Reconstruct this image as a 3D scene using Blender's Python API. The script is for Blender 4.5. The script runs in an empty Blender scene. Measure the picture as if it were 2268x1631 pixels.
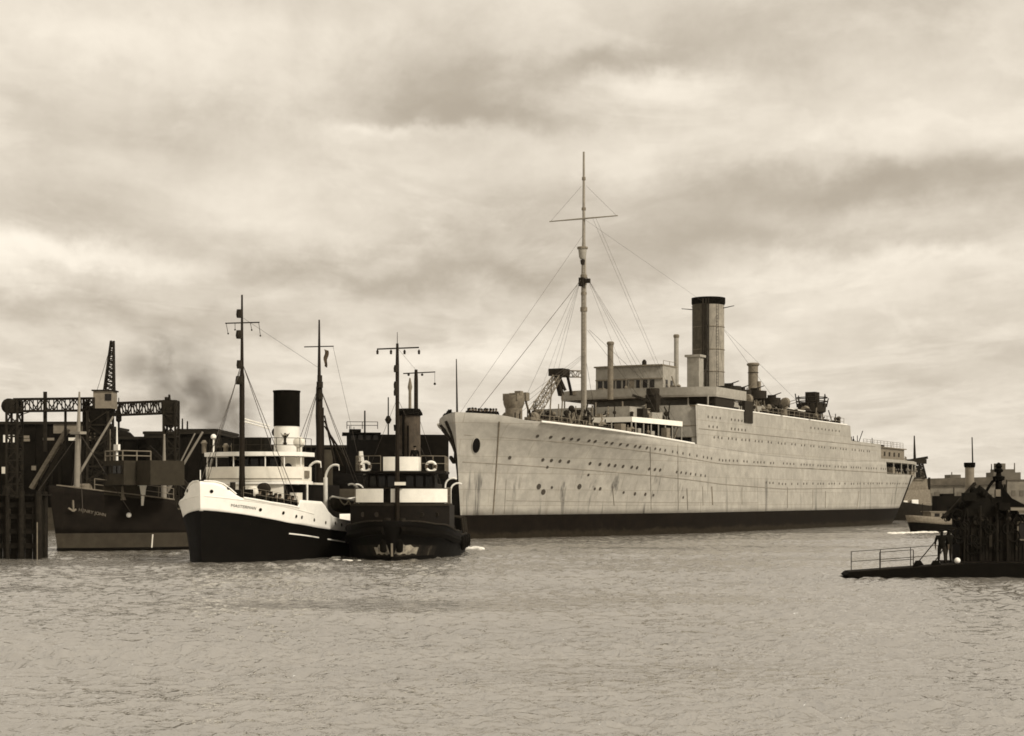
import bpy, bmesh, math, random
import numpy as np
from mathutils import Vector, Matrix
random.seed(7)
sc = bpy.context.scene
COL = sc.collection
R = math.radians

# ------------------------------------------------------------------ camera, sky, sun, exposure
# measured in the photograph at 2268 px width: focal length 3700, horizon line at row 1108, eye 4 m above the water
F, CU, HV, EYE = 3700.0, 1134.0, 1108.0, 4.0
cam_d = bpy.data.cameras.new('camera')
cam = bpy.data.objects.new('camera', cam_d)
COL.objects.link(cam)
cam.location = (0, 0, EYE)
cam.rotation_euler = (R(90), 0, 0)
cam_d.sensor_width = 36
cam_d.lens = F / 2268 * 36
cam_d.shift_y = (HV - 815.5) / 2268
cam_d.clip_start = 0.5
cam_d.clip_end = 20000
sc.camera = cam

SUN_AZ, SUN_EL = R(128), R(38)
sd = bpy.data.lights.new('sun', 'SUN')
sd.energy = 2.4
sd.angle = R(9)
sd.color = (1.0, 0.925, 0.81)
sun = bpy.data.objects.new('sun', sd)
COL.objects.link(sun)
sdir = Vector((math.sin(SUN_AZ) * math.cos(SUN_EL), math.cos(SUN_AZ) * math.cos(SUN_EL), math.sin(SUN_EL)))
sun.rotation_euler = (-sdir).to_track_quat('-Z', 'Y').to_euler()
sun.location = sdir * 300

sc.view_settings.view_transform = 'Standard'
sc.view_settings.look = 'None'
sc.view_settings.gamma = 1
sc.view_settings.exposure = 0.42
sc.view_settings.use_curve_mapping = False
sc.cycles.filter_width = 1.7
sc.cycles.max_bounces = 6
sc.cycles.volume_bounces = 0
sc.cycles.sample_clamp_direct = 6
sc.cycles.sample_clamp_indirect = 3


class NT:
    """small helper to write node trees"""
    def __init__(s, tree):
        s.t = tree; s.n = tree.nodes; s.l = tree.links
    def node(s, typ, **kw):
        n = s.n.new(typ)
        for k, v in kw.items():
            setattr(n, k, v)
        return n
    def put(s, sock, v):
        if hasattr(v, 'is_output') or isinstance(v, bpy.types.NodeSocket):
            s.l.new(v, sock)
        else:
            sock.default_value = v
    def math(s, op, a, b=None, c=None, clamp=False):
        n = s.node('ShaderNodeMath', operation=op, use_clamp=clamp)
        s.put(n.inputs[0], a)
        if b is not None: s.put(n.inputs[1], b)
        if c is not None: s.put(n.inputs[2], c)
        return n.outputs[0]
    def vmath(s, op, a, b=None):
        n = s.node('ShaderNodeVectorMath', operation=op)
        s.put(n.inputs[0], a)
        if b is not None: s.put(n.inputs[1], b)
        return n.outputs[0]
    def noise(s, vec, scale, detail=4, rough=0.55, dist=0.0, dims='3D'):
        n = s.node('ShaderNodeTexNoise', noise_dimensions=dims)
        if vec is not None: s.put(n.inputs['Vector'], vec)
        n.inputs['Scale'].default_value = scale
        n.inputs['Detail'].default_value = detail
        n.inputs['Roughness'].default_value = rough
        n.inputs['Distortion'].default_value = dist
        return n.outputs['Fac']
    def ramp(s, fac, a, b, ca=0.0, cb=1.0):
        n = s.node('ShaderNodeMapRange', interpolation_type='SMOOTHSTEP')
        s.put(n.inputs['Value'], fac)
        n.inputs['From Min'].default_value = a; n.inputs['From Max'].default_value = b
        n.inputs['To Min'].default_value = ca; n.inputs['To Max'].default_value = cb
        return n.outputs['Result']
    def mix(s, fac, a, b, mode='MIX'):
        n = s.node('ShaderNodeMix', data_type='RGBA', blend_type=mode)
        s.put(n.inputs['Factor'], fac)
        ins = [i for i in n.inputs if i.type == 'RGBA']
        s.put(ins[0], a); s.put(ins[1], b)
        return [o for o in n.outputs if o.type == 'RGBA'][0]
    def scale(s, vec, xyz):
        return s.vmath('MULTIPLY', vec, xyz)


def make_world():
    w = bpy.data.worlds.new('World')
    sc.world = w
    w.use_nodes = True
    t = NT(w.node_tree); t.n.clear()
    out = t.node('ShaderNodeOutputWorld'); bg = t.node('ShaderNodeBackground')
    bg.inputs['Strength'].default_value = 0.1
    sky = t.node('ShaderNodeTexSky', sky_type='NISHITA')
    sky.sun_disc = False; sky.sun_elevation = SUN_EL; sky.sun_rotation = SUN_AZ
    sky.air_density = 1.5; sky.dust_density = 4
    bw = t.node('ShaderNodeRGBToBW'); t.l.new(sky.outputs[0], bw.inputs[0])
    clear = t.math('MINIMUM', t.math('MULTIPLY', bw.outputs[0], 0.55), 6.0)
    tc = t.node('ShaderNodeTexCoord')
    d = tc.outputs['Generated']
    sep = t.node('ShaderNodeSeparateXYZ'); t.l.new(d, sep.inputs[0])
    x, y, z = sep.outputs
    zz = t.math('ADD', t.math('ABSOLUTE', z), 0.10)
    comb = t.node('ShaderNodeCombineXYZ')
    t.put(comb.inputs[0], t.math('DIVIDE', x, zz)); t.put(comb.inputs[1], t.math('DIVIDE', y, zz))
    p = comb.outputs[0]
    n1 = t.noise(p, 1.15, 9, 0.58, 0.35)
    n2 = t.noise(t.scale(p, (1.0, 0.55, 1)), 3.6, 8, 0.62, 0.25)
    n3 = t.noise(d, 9.0, 8, 0.65, 0.4)
    lum = t.math('ADD', t.math('MULTIPLY', t.math('SUBTRACT', n1, 0.5), 0.62), t.math('MULTIPLY', t.math('SUBTRACT', n2, 0.5), 0.52))
    lum = t.math('ADD', lum, t.math('MULTIPLY', t.math('SUBTRACT', n3, 0.5), 0.35))
    az = t.math('ARCTAN2', x, y); el = t.math('ARCSINE', z)
    warp = t.math('MULTIPLY', t.math('SUBTRACT', t.noise(d, 16.0, 7, 0.6, 0.3), 0.5), 0.13)
    warp2 = t.math('MULTIPLY', t.math('SUBTRACT', t.noise(t.vmath('ADD', d, (3.1, 1.7, 0.4)), 14.0, 7, 0.6), 0.5), 0.055)
    azw = t.math('ADD', az, warp); elw = t.math('ADD', el, warp2)
    # the clouds of this afternoon: (column, row, half width, half height, brightness)
    clouds = [(1000, 205, 300, 85, -.40), (930, 120, 170, 80, -.26), (1060, 262, 300, 30, -.36), (1330, 140, 150, 32, -.52), (1580, 110, 220, 65, -.34),
              (1950, 30, 400, 50, -.30), (1720, 440, 520, 55, -.46), (2050, 430, 300, 45, -.30), (1180, 520, 320, 55, -.42),
              (820, 610, 420, 36, -.55), (1300, 600, 300, 40, -.40), (1750, 540, 420, 38, -.42), (330, 690, 420, 34, -.50), (600, 730, 260, 28, -.30),
              (190, 500, 330, 55, -.22), (420, 330, 150, 60, -.20), (60, 330, 140, 60, -.10), (640, 480, 130, 60, .22), (780, 500, 110, 45, .20), (790, 560, 60, 14, -.2), (150, 572, 260, 36, .62), (-60, 590, 170, 60, .40),
              (240, 120, 300, 90, .30), (1040, 770, 240, 42, .46), (1880, 640, 330, 50, .36), (2180, 590, 160, 34, .34),
              (1940, 280, 340, 90, .26), (1480, 210, 180, 40, .30), (900, 300, 200, 16, .30), (560, 80, 260, 50, .16), (1380, 330, 220, 60, .14), (700, 690, 240, 25, .12)]
    for (u, v, su, sv, amp) in clouds:
        a0, e0 = math.atan((u - CU) / F), math.atan((HV - v) / F)
        ax = t.math('DIVIDE', t.math('SUBTRACT', azw, a0), su / F)
        ex = t.math('DIVIDE', t.math('SUBTRACT', elw, e0), sv / F)
        q = t.math('ADD', t.math('MULTIPLY', ax, ax), t.math('MULTIPLY', ex, ex))
        g = t.math('EXPONENT', t.math('MULTIPLY', q, -1.0))
        lum = t.math('MULTIPLY_ADD', g, amp * 0.68, lum)
    # pale band low over the far bank, all round the horizon
    lum = t.math('ADD', lum, t.math('MULTIPLY', t.math('EXPONENT', t.math('MULTIPLY', t.math('ABSOLUTE', el), -16.0)), 0.16))
    # crisper lit rims where one bank stands against the next
    n4 = t.noise(t.vmath('ADD', t.scale(p, (1.0, 0.6, 1)), (5.2, 1.3, 0)), 1.9, 10, 0.6, 0.5)
    rim = t.math('SUBTRACT', t.ramp(n4, 0.46, 0.545), t.ramp(n4, 0.52, 0.70))
    lum = t.math('ADD', lum, t.math('MULTIPLY', t.math('SUBTRACT', rim, 0.35), 0.10))
    n5 = t.noise(d, 42.0, 6, 0.7, 0.2)
    lum = t.math('ADD', lum, t.math('MULTIPLY', t.math('SUBTRACT', n5, 0.5), 0.16))
    k = t.ramp(lum, -0.64, 0.64)
    col = t.mix(k, (3.75, 3.25, 2.6, 1), (8.55, 7.8, 6.65, 1))
    cl = t.node('ShaderNodeCombineColor')
    t.put(cl.inputs[0], clear); t.put(cl.inputs[1], t.math('MULTIPLY', clear, 0.90)); t.put(cl.inputs[2], t.math('MULTIPLY', clear, 0.74))
    col = t.mix(0.12, col, cl.outputs[0])
    t.l.new(col, bg.inputs['Color']); t.l.new(bg.outputs[0], out.inputs[0])
make_world()

# ------------------------------------------------------------------ materials
MATS = {}
def pbr(name, col, rough=0.6, spec=0.3, metallic=0.0, grain=0.25, gscale=1.5, streak=0.0, bump=0.0, streak_col=None, low_streak=None, plate=0.0, scum=None):
    """painted or bare surface: mottled, with optional run-off streaks down the side"""
    m = bpy.data.materials.new(name); m.use_nodes = True
    t = NT(m.node_tree); t.n.clear()
    out = t.node('ShaderNodeOutputMaterial'); b = t.node('ShaderNodeBsdfPrincipled')
    t.l.new(b.outputs[0], out.inputs['Surface'])
    co = t.node('ShaderNodeTexCoord').outputs['Object']
    c = (*col, 1)
    n1 = t.noise(co, gscale, 6, 0.65)
    n0 = t.noise(t.scale(co, (1, 1, 1.4)), gscale * 0.17, 5, 0.6)
    dark = tuple(v * (1 - grain) for v in col) + (1,)
    lite = tuple(min(v * (1 + grain * 0.55), 0.9) for v in col) + (1,)
    colr = t.mix(t.ramp(n1, 0.3, 0.72), dark, lite)
    colr = t.mix(t.ramp(n0, 0.35, 0.7, 0.0, 0.55), colr, tuple(v * (1 - grain * 0.8) for v in col) + (1,))
    if streak > 0:
        sc_ = streak_col or tuple(v * f for v, f in zip(col, (0.38, 0.32, 0.25)))
        ns = t.noise(t.scale(co, (1.7, 1.7, 0.05)), 1.0, 5, 0.7, 0.1)
        nb = t.noise(co, 0.6, 5, 0.7)
        f = t.math('MULTIPLY', t.ramp(ns, 0.56, 0.74), t.ramp(nb, 0.36, 0.66))
        colr = t.mix(t.math('MULTIPLY', f, streak), colr, (*sc_, 1))
        # rust specks
        nr = t.noise(co, 2.6, 3, 0.8)
        colr = t.mix(t.ramp(nr, 0.70, 0.80, 0, streak * 0.8), colr, (*tuple(v * 0.4 for v in sc_), 1))
    if low_streak:
        zt, amt = low_streak
        sp = t.node('ShaderNodeSeparateXYZ'); t.l.new(co, sp.inputs[0])
        ns = t.noise(t.scale(co, (0.55, 0.55, 0.03)), 1.0, 3, 0.6)
        ns2 = t.noise(t.scale(co, (2.4, 2.4, 0.12)), 1.0, 3, 0.6)
        f = t.math('MULTIPLY', t.ramp(ns, 0.56, 0.66), t.ramp(ns2, 0.4, 0.62))
        f = t.math('MULTIPLY', f, t.ramp(sp.outputs[2], zt, zt - 2.5))
        colr = t.mix(t.math('MULTIPLY', f, amt), colr, (*tuple(v * 0.2 for v in col), 1))
    if plate > 0:
        br = t.node('ShaderNodeTexBrick')
        sp2 = t.node('ShaderNodeSeparateXYZ'); t.l.new(co, sp2.inputs[0])
        cb = t.node('ShaderNodeCombineXYZ'); t.l.new(sp2.outputs[0], cb.inputs[0]); t.l.new(sp2.outputs[2], cb.inputs[1])
        t.l.new(cb.outputs[0], br.inputs['Vector'])
        br.inputs['Color1'].default_value = (1, 1, 1, 1); br.inputs['Color2'].default_value = (0.88, 0.88, 0.87, 1); br.inputs['Mortar'].default_value = (0.72, 0.7, 0.66, 1)
        br.inputs['Scale'].default_value = 1.0; br.inputs['Mortar Size'].default_value = 0.035
        br.inputs['Brick Width'].default_value = 7.5; br.inputs['Row Height'].default_value = 1.7
        colr = t.mix(plate, colr, br.outputs['Color'], 'MULTIPLY')
    if scum:
        zt, scol = scum
        sp3 = t.node('ShaderNodeSeparateXYZ'); t.l.new(co, sp3.inputs[0])
        nz = t.noise(t.scale(co, (.35, .35, .6)), 1.0, 6, .7)
        edge = t.math('ADD', sp3.outputs[2], t.math('MULTIPLY', t.math('SUBTRACT', nz, .5), 1.6))
        f = t.math('MULTIPLY', t.ramp(edge, zt, zt - .5), t.ramp(t.noise(co, 2.0, 5, .7), .25, .75, .35, 1.0))
        colr = t.mix(f, colr, (*scol, 1))
    t.l.new(colr, b.inputs['Base Color'])
    nrgh = t.math('ADD', t.math('MULTIPLY', t.math('SUBTRACT', n1, 0.5), 0.3), rough, clamp=True)
    t.l.new(nrgh, b.inputs['Roughness'])
    b.inputs['Metallic'].default_value = metallic
    b.inputs['Specular IOR Level'].default_value = spec
    if bump > 0:
        bp = t.node('ShaderNodeBump'); bp.inputs['Strength'].default_value = bump; bp.inputs['Distance'].default_value = 0.05
        t.l.new(t.noise(co, gscale * 1.2, 5, 0.6), bp.inputs['Height']); t.l.new(bp.outputs[0], b.inputs['Normal'])
    MATS[name] = m
    return m

M_LINER = pbr('liner_paint', (0.362, 0.338, 0.290), 0.66, 0.2, grain=0.22, gscale=0.9, streak=0.42, bump=0.3, low_streak=(8.0, 0.8), plate=0.8)
M_LINER2 = pbr('liner_house_paint', (0.32, 0.297, 0.25), 0.68, 0.15, grain=0.22, gscale=1.6, streak=0.45, bump=0.15)
M_GREY = pbr('gear_grey', (0.20, 0.17, 0.125), 0.7, 0.2, grain=0.35, gscale=3)
M_DKGREY = pbr('dark_gear', (0.026, 0.021, 0.0145), 0.8, 0.1, grain=0.4, gscale=3)
M_BOOT = pbr('boot_topping_paint', (0.0085, 0.0062, 0.004), 0.85, 0.05, grain=0.45, gscale=1.2, streak=0.5, streak_col=(0.022, 0.017, 0.011), scum=(.95, (.024, .019, .012)))
M_BLACK = pbr('black_paint', (0.0042, 0.0034, 0.0024), 0.7, 0.05, grain=0.4, gscale=1.6, streak=0.4, streak_col=(0.011, 0.009, 0.006))
M_SOOT = pbr('sooty_black', (0.0055, 0.0045, 0.003), 0.85, 0.04, grain=0.4, gscale=1.5)
M_WHITE = pbr('white_paint', (0.84, 0.81, 0.73), 0.5, 0.3, grain=0.07, gscale=2.2, streak=0.22, streak_col=(0.42, 0.34, 0.22))
M_WHITE2 = pbr('white_canvas', (0.82, 0.785, 0.69), 0.8, 0.1, grain=0.10, gscale=1.6, bump=0.3)
M_CREAM = pbr('cream_house_paint', (0.76, 0.715, 0.61), 0.55, 0.25, grain=0.10, gscale=2, streak=0.25, streak_col=(0.35, 0.27, 0.17))
M_MAST = pbr('mast_varnish', (0.016, 0.011, 0.006), 0.65, 0.12, grain=0.35, gscale=4)
M_MASTG = pbr('mast_buff', (0.27, 0.242, 0.195), 0.6, 0.2, grain=0.2, gscale=2)
M_WIRE = pbr('rigging_wire', (0.06, 0.05, 0.038), 0.6, 0.2, grain=0.2)
M_ROPE = pbr('rope', (0.30, 0.26, 0.19), 0.85, 0.1, grain=0.2)
M_DECK = pbr('deck_wood', (0.17, 0.135, 0.09), 0.85, 0.1, grain=0.3, gscale=2)
M_WOOD = pbr('dark_wheelhouse_wood', (0.009, 0.0065, 0.004), 0.65, 0.1, grain=0.4, gscale=3)
M_TIMBER = pbr('wet_timber', (0.017, 0.014, 0.010), 0.85, 0.06, grain=0.5, gscale=2.5, streak=0.6, streak_col=(0.045, 0.038, 0.027), bump=0.5)
M_SHED = pbr('blackened_shed', (0.0085, 0.007, 0.005), 0.9, 0.03, grain=0.5, gscale=0.8, streak=0.5, streak_col=(0.02, 0.017, 0.012))
M_ROOF = pbr('shed_roof', (0.024, 0.02, 0.014), 0.85, 0.1, grain=0.4, gscale=0.7)
M_CONCRETE = pbr('weathered_concrete', (0.13, 0.11, 0.08), 0.9, 0.1, grain=0.4, gscale=0.5, streak=0.5)
M_PALE = pbr('haze_paled_wall', (0.21, 0.188, 0.15), 0.9, 0.1, grain=0.35, gscale=0.35, streak=0.6)  # distance haze over the far walls mixed into a paler colour
M_FARDK = pbr('haze_paled_cladding', (0.105, 0.09, 0.068), 0.9, 0.1, grain=0.35, gscale=0.4)  # roof and hull tone lightened in the colour for distance haze
M_COASTER = pbr('coaster_hull_paint', (0.014, 0.011, 0.008), 0.8, 0.06, grain=0.45, gscale=1.0, streak=0.6, streak_col=(0.03, 0.025, 0.018))
M_COASTLT = pbr('coaster_lower_paint', (0.052, 0.043, 0.030), 0.8, 0.08, grain=0.35, gscale=1.0, streak=0.5)
M_COASTHS = pbr('coaster_house_paint', (0.042, 0.035, 0.024), 0.8, 0.08, grain=0.3, gscale=1.5)
M_STEEL = pbr('crane_steel', (0.020, 0.0165, 0.0115), 0.8, 0.06, grain=0.4, gscale=1.5)
M_CAB = pbr('crane_cab_paint', (0.21, 0.18, 0.135), 0.7, 0.2, grain=0.25, gscale=1.5)
M_LID = pbr('ring_white', (0.82, 0.79, 0.70), 0.5, 0.2, grain=0.05)
M_SKIN = pbr('skin', (0.15, 0.115, 0.08), 0.6, 0.2, grain=0.1)
M_COAT = pbr('dark_coat', (0.008, 0.007, 0.005), 0.9, 0.05, grain=0.3, gscale=6)
M_TROUS = pbr('dark_trousers', (0.020, 0.017, 0.013), 0.9, 0.05, grain=0.3, gscale=6)
M_FOAM = pbr('foam', (0.80, 0.77, 0.69), 0.8, 0.1, grain=0.1, gscale=3)
M_FLAG = pbr('bunting', (0.10, 0.075, 0.05), 0.9, 0.05, grain=0.3)
M_TARP = pbr('tarpaulin', (0.010, 0.0085, 0.006), 0.9, 0.05, grain=0.5, gscale=2.5, bump=0.5)

def glass_mat():
    m = bpy.data.materials.new('dark_glass'); m.use_nodes = True
    t = NT(m.node_tree)
    b = [n for n in t.n if n.type == 'BSDF_PRINCIPLED'][0]
    b.inputs['Base Color'].default_value = (0.012, 0.010, 0.008, 1)
    b.inputs['Roughness'].default_value = 0.12
    b.inputs['Specular IOR Level'].default_value = 0.22
    MATS['dark_glass'] = m
    return m
M_GLASS = glass_mat()

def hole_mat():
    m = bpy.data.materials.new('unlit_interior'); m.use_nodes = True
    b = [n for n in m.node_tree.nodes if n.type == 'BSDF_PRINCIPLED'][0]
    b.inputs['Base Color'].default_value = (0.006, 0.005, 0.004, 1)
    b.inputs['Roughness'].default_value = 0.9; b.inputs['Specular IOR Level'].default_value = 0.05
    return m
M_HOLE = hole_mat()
M_PORT = pbr('porthole_glass', (0.055, 0.046, 0.035), 0.4, 0.2, grain=0.3)
M_SEAM = pbr('seam_paint', (0.24, 0.215, 0.172), 0.7, 0.15, grain=0.3, gscale=.8)

# ------------------------------------------------------------------ mesh helpers
def link(name, me, mat, parent=None, smooth=True):
    if mat is not None and not me.materials:
        me.materials.append(mat)
    o = bpy.data.objects.new(name, me)
    COL.objects.link(o)
    if parent is not None: o.parent = parent
    return o

class MB:
    def __init__(s): s.v = []; s.f = []
    def add(s, vs, fs):
        k = len(s.v); s.v += [tuple(v) for v in vs]; s.f += [tuple(i + k for i in f) for f in fs]; return s
    def box(s, x0, x1, y0, y1, z0, z1):
        return s.add([(x0, y0, z0), (x1, y0, z0), (x1, y1, z0), (x0, y1, z0), (x0, y0, z1), (x1, y0, z1), (x1, y1, z1), (x0, y1, z1)],
                     [(0, 3, 2, 1), (4, 5, 6, 7), (0, 1, 5, 4), (1, 2, 6, 5), (2, 3, 7, 6), (3, 0, 4, 7)])
    def beam(s, p, q, w, h=None, up=(0, 0, 1)):
        p, q = Vector(p), Vector(q); h = h or w
        d = (q - p); L = d.length; d.normalize()
        u = Vector(up)
        if abs(d.dot(u)) > 0.97: u = Vector((1, 0, 0))
        a = d.cross(u).normalized(); b = a.cross(d).normalized()
        vs = []
        for e in (p, q):
            for (i, j) in ((-1, -1), (1, -1), (1, 1), (-1, 1)):
                vs.append(e + a * (i * w / 2) + b * (j * h / 2))
        return s.add(vs, [(0, 1, 2, 3), (7, 6, 5, 4), (0, 4, 5, 1), (1, 5, 6, 2), (2, 6, 7, 3), (3, 7, 4, 0)])
    def tube(s, p, q, r, r2=None, n=8):
        p, q = Vector(p), Vector(q); r2 = r if r2 is None else r2
        d = (q - p).normalized(); u = Vector((0, 0, 1)) if abs(d.z) < 0.95 else Vector((1, 0, 0))
        a = d.cross(u).normalized(); b = a.cross(d)
        vs = []
        for e, rr in ((p, r), (q, r2)):
            for i in range(n):
                t = 2 * math.pi * i / n
                vs.append(e + a * (math.cos(t) * rr) + b * (math.sin(t) * rr))
        fs = [(i, (i + 1) % n, n + (i + 1) % n, n + i) for i in range(n)] + [tuple(range(n - 1, -1, -1)), tuple(range(n, 2 * n))]
        return s.add(vs, fs)
    def path(s, pts, r, n=6):
        for a, b in zip(pts[:-1], pts[1:]): s.tube(a, b, r, n=n)
        return s
    def lathe(s, c, prof, n=20, sx=1.0, sy=1.0, axis='z'):
        vs = []; m = len(prof)
        for (r, h) in prof:
            for i in range(n):
                t = 2 * math.pi * i / n
                a, b = math.cos(t) * r * sx, math.sin(t) * r * sy
                vs.append((c[0] + a, c[1] + b, c[2] + h) if axis == 'z' else ((c[0] + h, c[1] + a, c[2] + b) if axis == 'x' else (c[0] + a, c[1] + h, c[2] + b)))
        fs = [(j * n + i, j * n + (i + 1) % n, (j + 1) * n + (i + 1) % n, (j + 1) * n + i) for j in range(m - 1) for i in range(n)]
        fs += [tuple(range(n - 1, -1, -1)), tuple((m - 1) * n + i for i in range(n))]
        return s.add(vs, fs)
    def ball(s, c, r, n=10, sz=1.0):
        return s.lathe(c, [(max(0.01, math.sin(math.pi * k / 6)) * r, -math.cos(math.pi * k / 6) * r * sz) for k in range(7)], n)
    def ring(s, c, R0, r, axis='x', n=20, m=8):
        vs = []
        for i in range(n):
            t = 2 * math.pi * i / n
            for j in range(m):
                p = 2 * math.pi * j / m
                rr = R0 + r * math.cos(p); h = r * math.sin(p)
                a, b = rr * math.cos(t), rr * math.sin(t)
                vs.append((c[0] + h, c[1] + a, c[2] + b) if axis == 'x' else ((c[0] + a, c[1] + h, c[2] + b) if axis == 'y' else (c[0] + a, c[1] + b, c[2] + h)))
        return s.add(vs, [(i * m + j, ((i + 1) % n) * m + j, ((i + 1) % n) * m + (j + 1) % m, i * m + (j + 1) % m) for i in range(n) for j in range(m)])
    def prism(s, poly, z0, z1):
        n = len(poly)
        return s.add([(x, y, z0) for x, y in poly] + [(x, y, z1) for x, y in poly],
                     [(i, (i + 1) % n, n + (i + 1) % n, n + i) for i in range(n)] + [tuple(range(n - 1, -1, -1)), tuple(range(n, 2 * n))])
    def yprism(s, poly, y0, y1):
        n = len(poly)
        return s.add([(x, y0, z) for x, z in poly] + [(x, y1, z) for x, z in poly],
                     [(i, (i + 1) % n, n + (i + 1) % n, n + i) for i in range(n)] + [tuple(range(n - 1, -1, -1)), tuple(range(n, 2 * n))])
    def xprism(s, poly, x0, x1):
        n = len(poly)
        return s.add([(x0, y, z) for y, z in poly] + [(x1, y, z) for y, z in poly],
                     [(i, (i + 1) % n, n + (i + 1) % n, n + i) for i in range(n)] + [tuple(range(n - 1, -1, -1)), tuple(range(n, 2 * n))])
    def wall(s, pts, z0, z1, th=0.06):
        """upright curved plate following (x, y) points; z0/z1 numbers or lists"""
        n = len(pts)
        a0 = z0 if isinstance(z0, (list, tuple)) else [z0] * n
        a1 = z1 if isinstance(z1, (list, tuple)) else [z1] * n
        vs = []; P = [Vector((x, y, 0)) for x, y in pts]
        for i in range(n):
            t = (P[min(i + 1, n - 1)] - P[max(i - 1, 0)]).normalized(); nn = Vector((-t.y, t.x, 0)) * th / 2
            for sg in (1, -1):
                q = P[i] + nn * sg
                vs += [(q.x, q.y, a0[i]), (q.x, q.y, a1[i])]
        fs = []
        for i in range(n - 1):
            k, l = 4 * i, 4 * i + 4
            fs += [(k, l, l + 1, k + 1), (k + 3, l + 3, l + 2, k + 2), (k + 1, l + 1, l + 3, k + 3), (k + 2, l + 2, l, k)]
        fs += [(0, 1, 3, 2), (4 * n - 4, 4 * n - 2, 4 * n - 1, 4 * n - 3)]
        return s.add(vs, fs)
    def truss(s, p, q, w, h, n, r=0.05, up=(0, 0, 1)):
        """square lattice girder from p to q"""
        p, q = Vector(p), Vector(q); d = (q - p).normalized(); u = Vector(up)
        if abs(d.dot(u)) > 0.9: u = Vector((0, 1, 0))
        a = d.cross(u).normalized(); b = a.cross(d).normalized()
        w1, h1 = (w if isinstance(w, tuple) else (w, w)), (h if isinstance(h, tuple) else (h, h))
        def c(k, i, j):
            t = k / n; ww = w1[0] + (w1[1] - w1[0]) * t; hh = h1[0] + (h1[1] - h1[0]) * t
            return p + (q - p) * t + a * (i * ww / 2) + b * (j * hh / 2)
        cs = [(-1, -1), (1, -1), (1, 1), (-1, 1)]
        for i, j in cs: s.beam(c(0, i, j), c(n, i, j), 2 * r)
        for k in range(n):
            for m_ in range(4):
                A, B = cs[m_], cs[(m_ + 1) % 4]
                s.beam(c(k, *A), c(k, *B), 1.2 * r)
                if k % 2: s.beam(c(k, *A), c(k + 1, *B), 1.2 * r)
                else: s.beam(c(k + 1, *A), c(k, *B), 1.2 * r)
        return s
    def rail(s, pts, h=1.0, n=3, r=0.02, step=1.6):
        for a, b in zip(pts[:-1], pts[1:]):
            a, b = Vector(a), Vector(b); L = (b - a).length; m = max(1, round(L / step))
            for k in range(m + 1): 
                q = a + (b - a) * (k / m); s.tube(q, q + Vector((0, 0, h)), r * 1.2, n=5)
            for j in range(1, n + 1):
                s.tube(a + Vector((0, 0, h * j / n)), b + Vector((0, 0, h * j / n)), r, n=5)
        return s
    def mesh(s, name, smooth=True, angle=38):
        me = bpy.data.meshes.new(name); me.from_pydata(s.v, [], s.f)
        bm = bmesh.new(); bm.from_mesh(me)
        bmesh.ops.remove_doubles(bm, verts=bm.verts, dist=0.0005)
        bmesh.ops.recalc_face_normals(bm, faces=bm.faces)
        bm.to_mesh(me); bm.free()
        if smooth:
            me.shade_smooth(); me.set_sharp_from_angle(angle=R(angle))
        return me
    def build(s, name, mat, parent=None, smooth=True, angle=38):
        return link(name, s.mesh(name, smooth, angle), mat, parent)

def thing(name, label, cat, loc=(0, 0, 0), rz=0.0, group=None):
    o = bpy.data.objects.new(name, None); COL.objects.link(o)
    o.location = loc; o.rotation_euler = (0, 0, rz); o.empty_display_size = 0.5
    o['label'] = label; o['category'] = cat
    if group: o['group'] = group
    return o
def tag(o, label=None, cat=None, group=None, kind=None):
    if label: o['label'] = label
    if cat: o['category'] = cat
    if group: o['group'] = group
    if kind: o['kind'] = kind
    return o
def inst(name, me, parent=None, loc=(0, 0, 0), rot=(0, 0, 0), scale=(1, 1, 1)):
    o = bpy.data.objects.new(name, me); COL.objects.link(o)
    if parent is not None: o.parent = parent
    o.location = loc; o.rotation_euler = rot; o.scale = scale
    return o
def copy_tree(o, parent=None):
    c = o.copy(); COL.objects.link(c)
    c.parent = parent
    for ch in list(o.children): copy_tree(ch, c)
    return c
def P(u, v, Y):
    """world point at depth Y seen at column u, row v of the photograph"""
    return Vector(((u - CU) / F * Y, Y, EYE + (HV - v) / F * Y))
def interp(tab, x):
    if x <= tab[0][0]: return tab[0][1]
    for (a, va), (b, vb) in zip(tab[:-1], tab[1:]):
        if x <= b: return va + (vb - va) * (x - a) / (b - a)
    return tab[-1][1]
def sminterp(tab, x):
    if x <= tab[0][0]: return tab[0][1]
    for (a, va), (b, vb) in zip(tab[:-1], tab[1:]):
        if x <= b:
            t = (x - a) / (b - a); t = t * t * (3 - 2 * t)
            return va + (vb - va) * t
    return tab[-1][1]

class Ship:
    """a vessel: local x runs aft from the stem, visible (port) side is y < 0, z up from the waterline"""
    def __init__(s, name, label, cat, X0, Y0, th):
        s.X0, s.Y0, s.th = X0, Y0, R(th)
        s.sn, s.cs = math.sin(s.th), math.cos(s.th)
        s.root = thing(name, label, cat, (X0, Y0, 0), R(90 - th))
    def at(s, u, v, y=0.0):
        r = (u - CU) / F
        x = (r * (s.Y0 + s.sn * y) - s.X0 + s.cs * y) / (s.sn - r * s.cs)
        Y = s.Y0 + s.cs * x + s.sn * y
        return Vector((x, y, EYE + (HV - v) / F * Y))
    def at_x(s, u, v, x):
        """point on the cross-section at station x"""
        r = (u - CU) / F
        y = (r * (s.Y0 + s.cs * x) - s.X0 - s.sn * x) / (-s.cs - r * s.sn)
        Y = s.Y0 + s.cs * x + s.sn * y
        return Vector((x, y, EYE + (HV - v) / F * Y))
    def world(s, p):
        return Vector((s.X0 + s.sn * p[0] - s.cs * p[1], s.Y0 + s.cs * p[0] + s.sn * p[1], p[2]))

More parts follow.
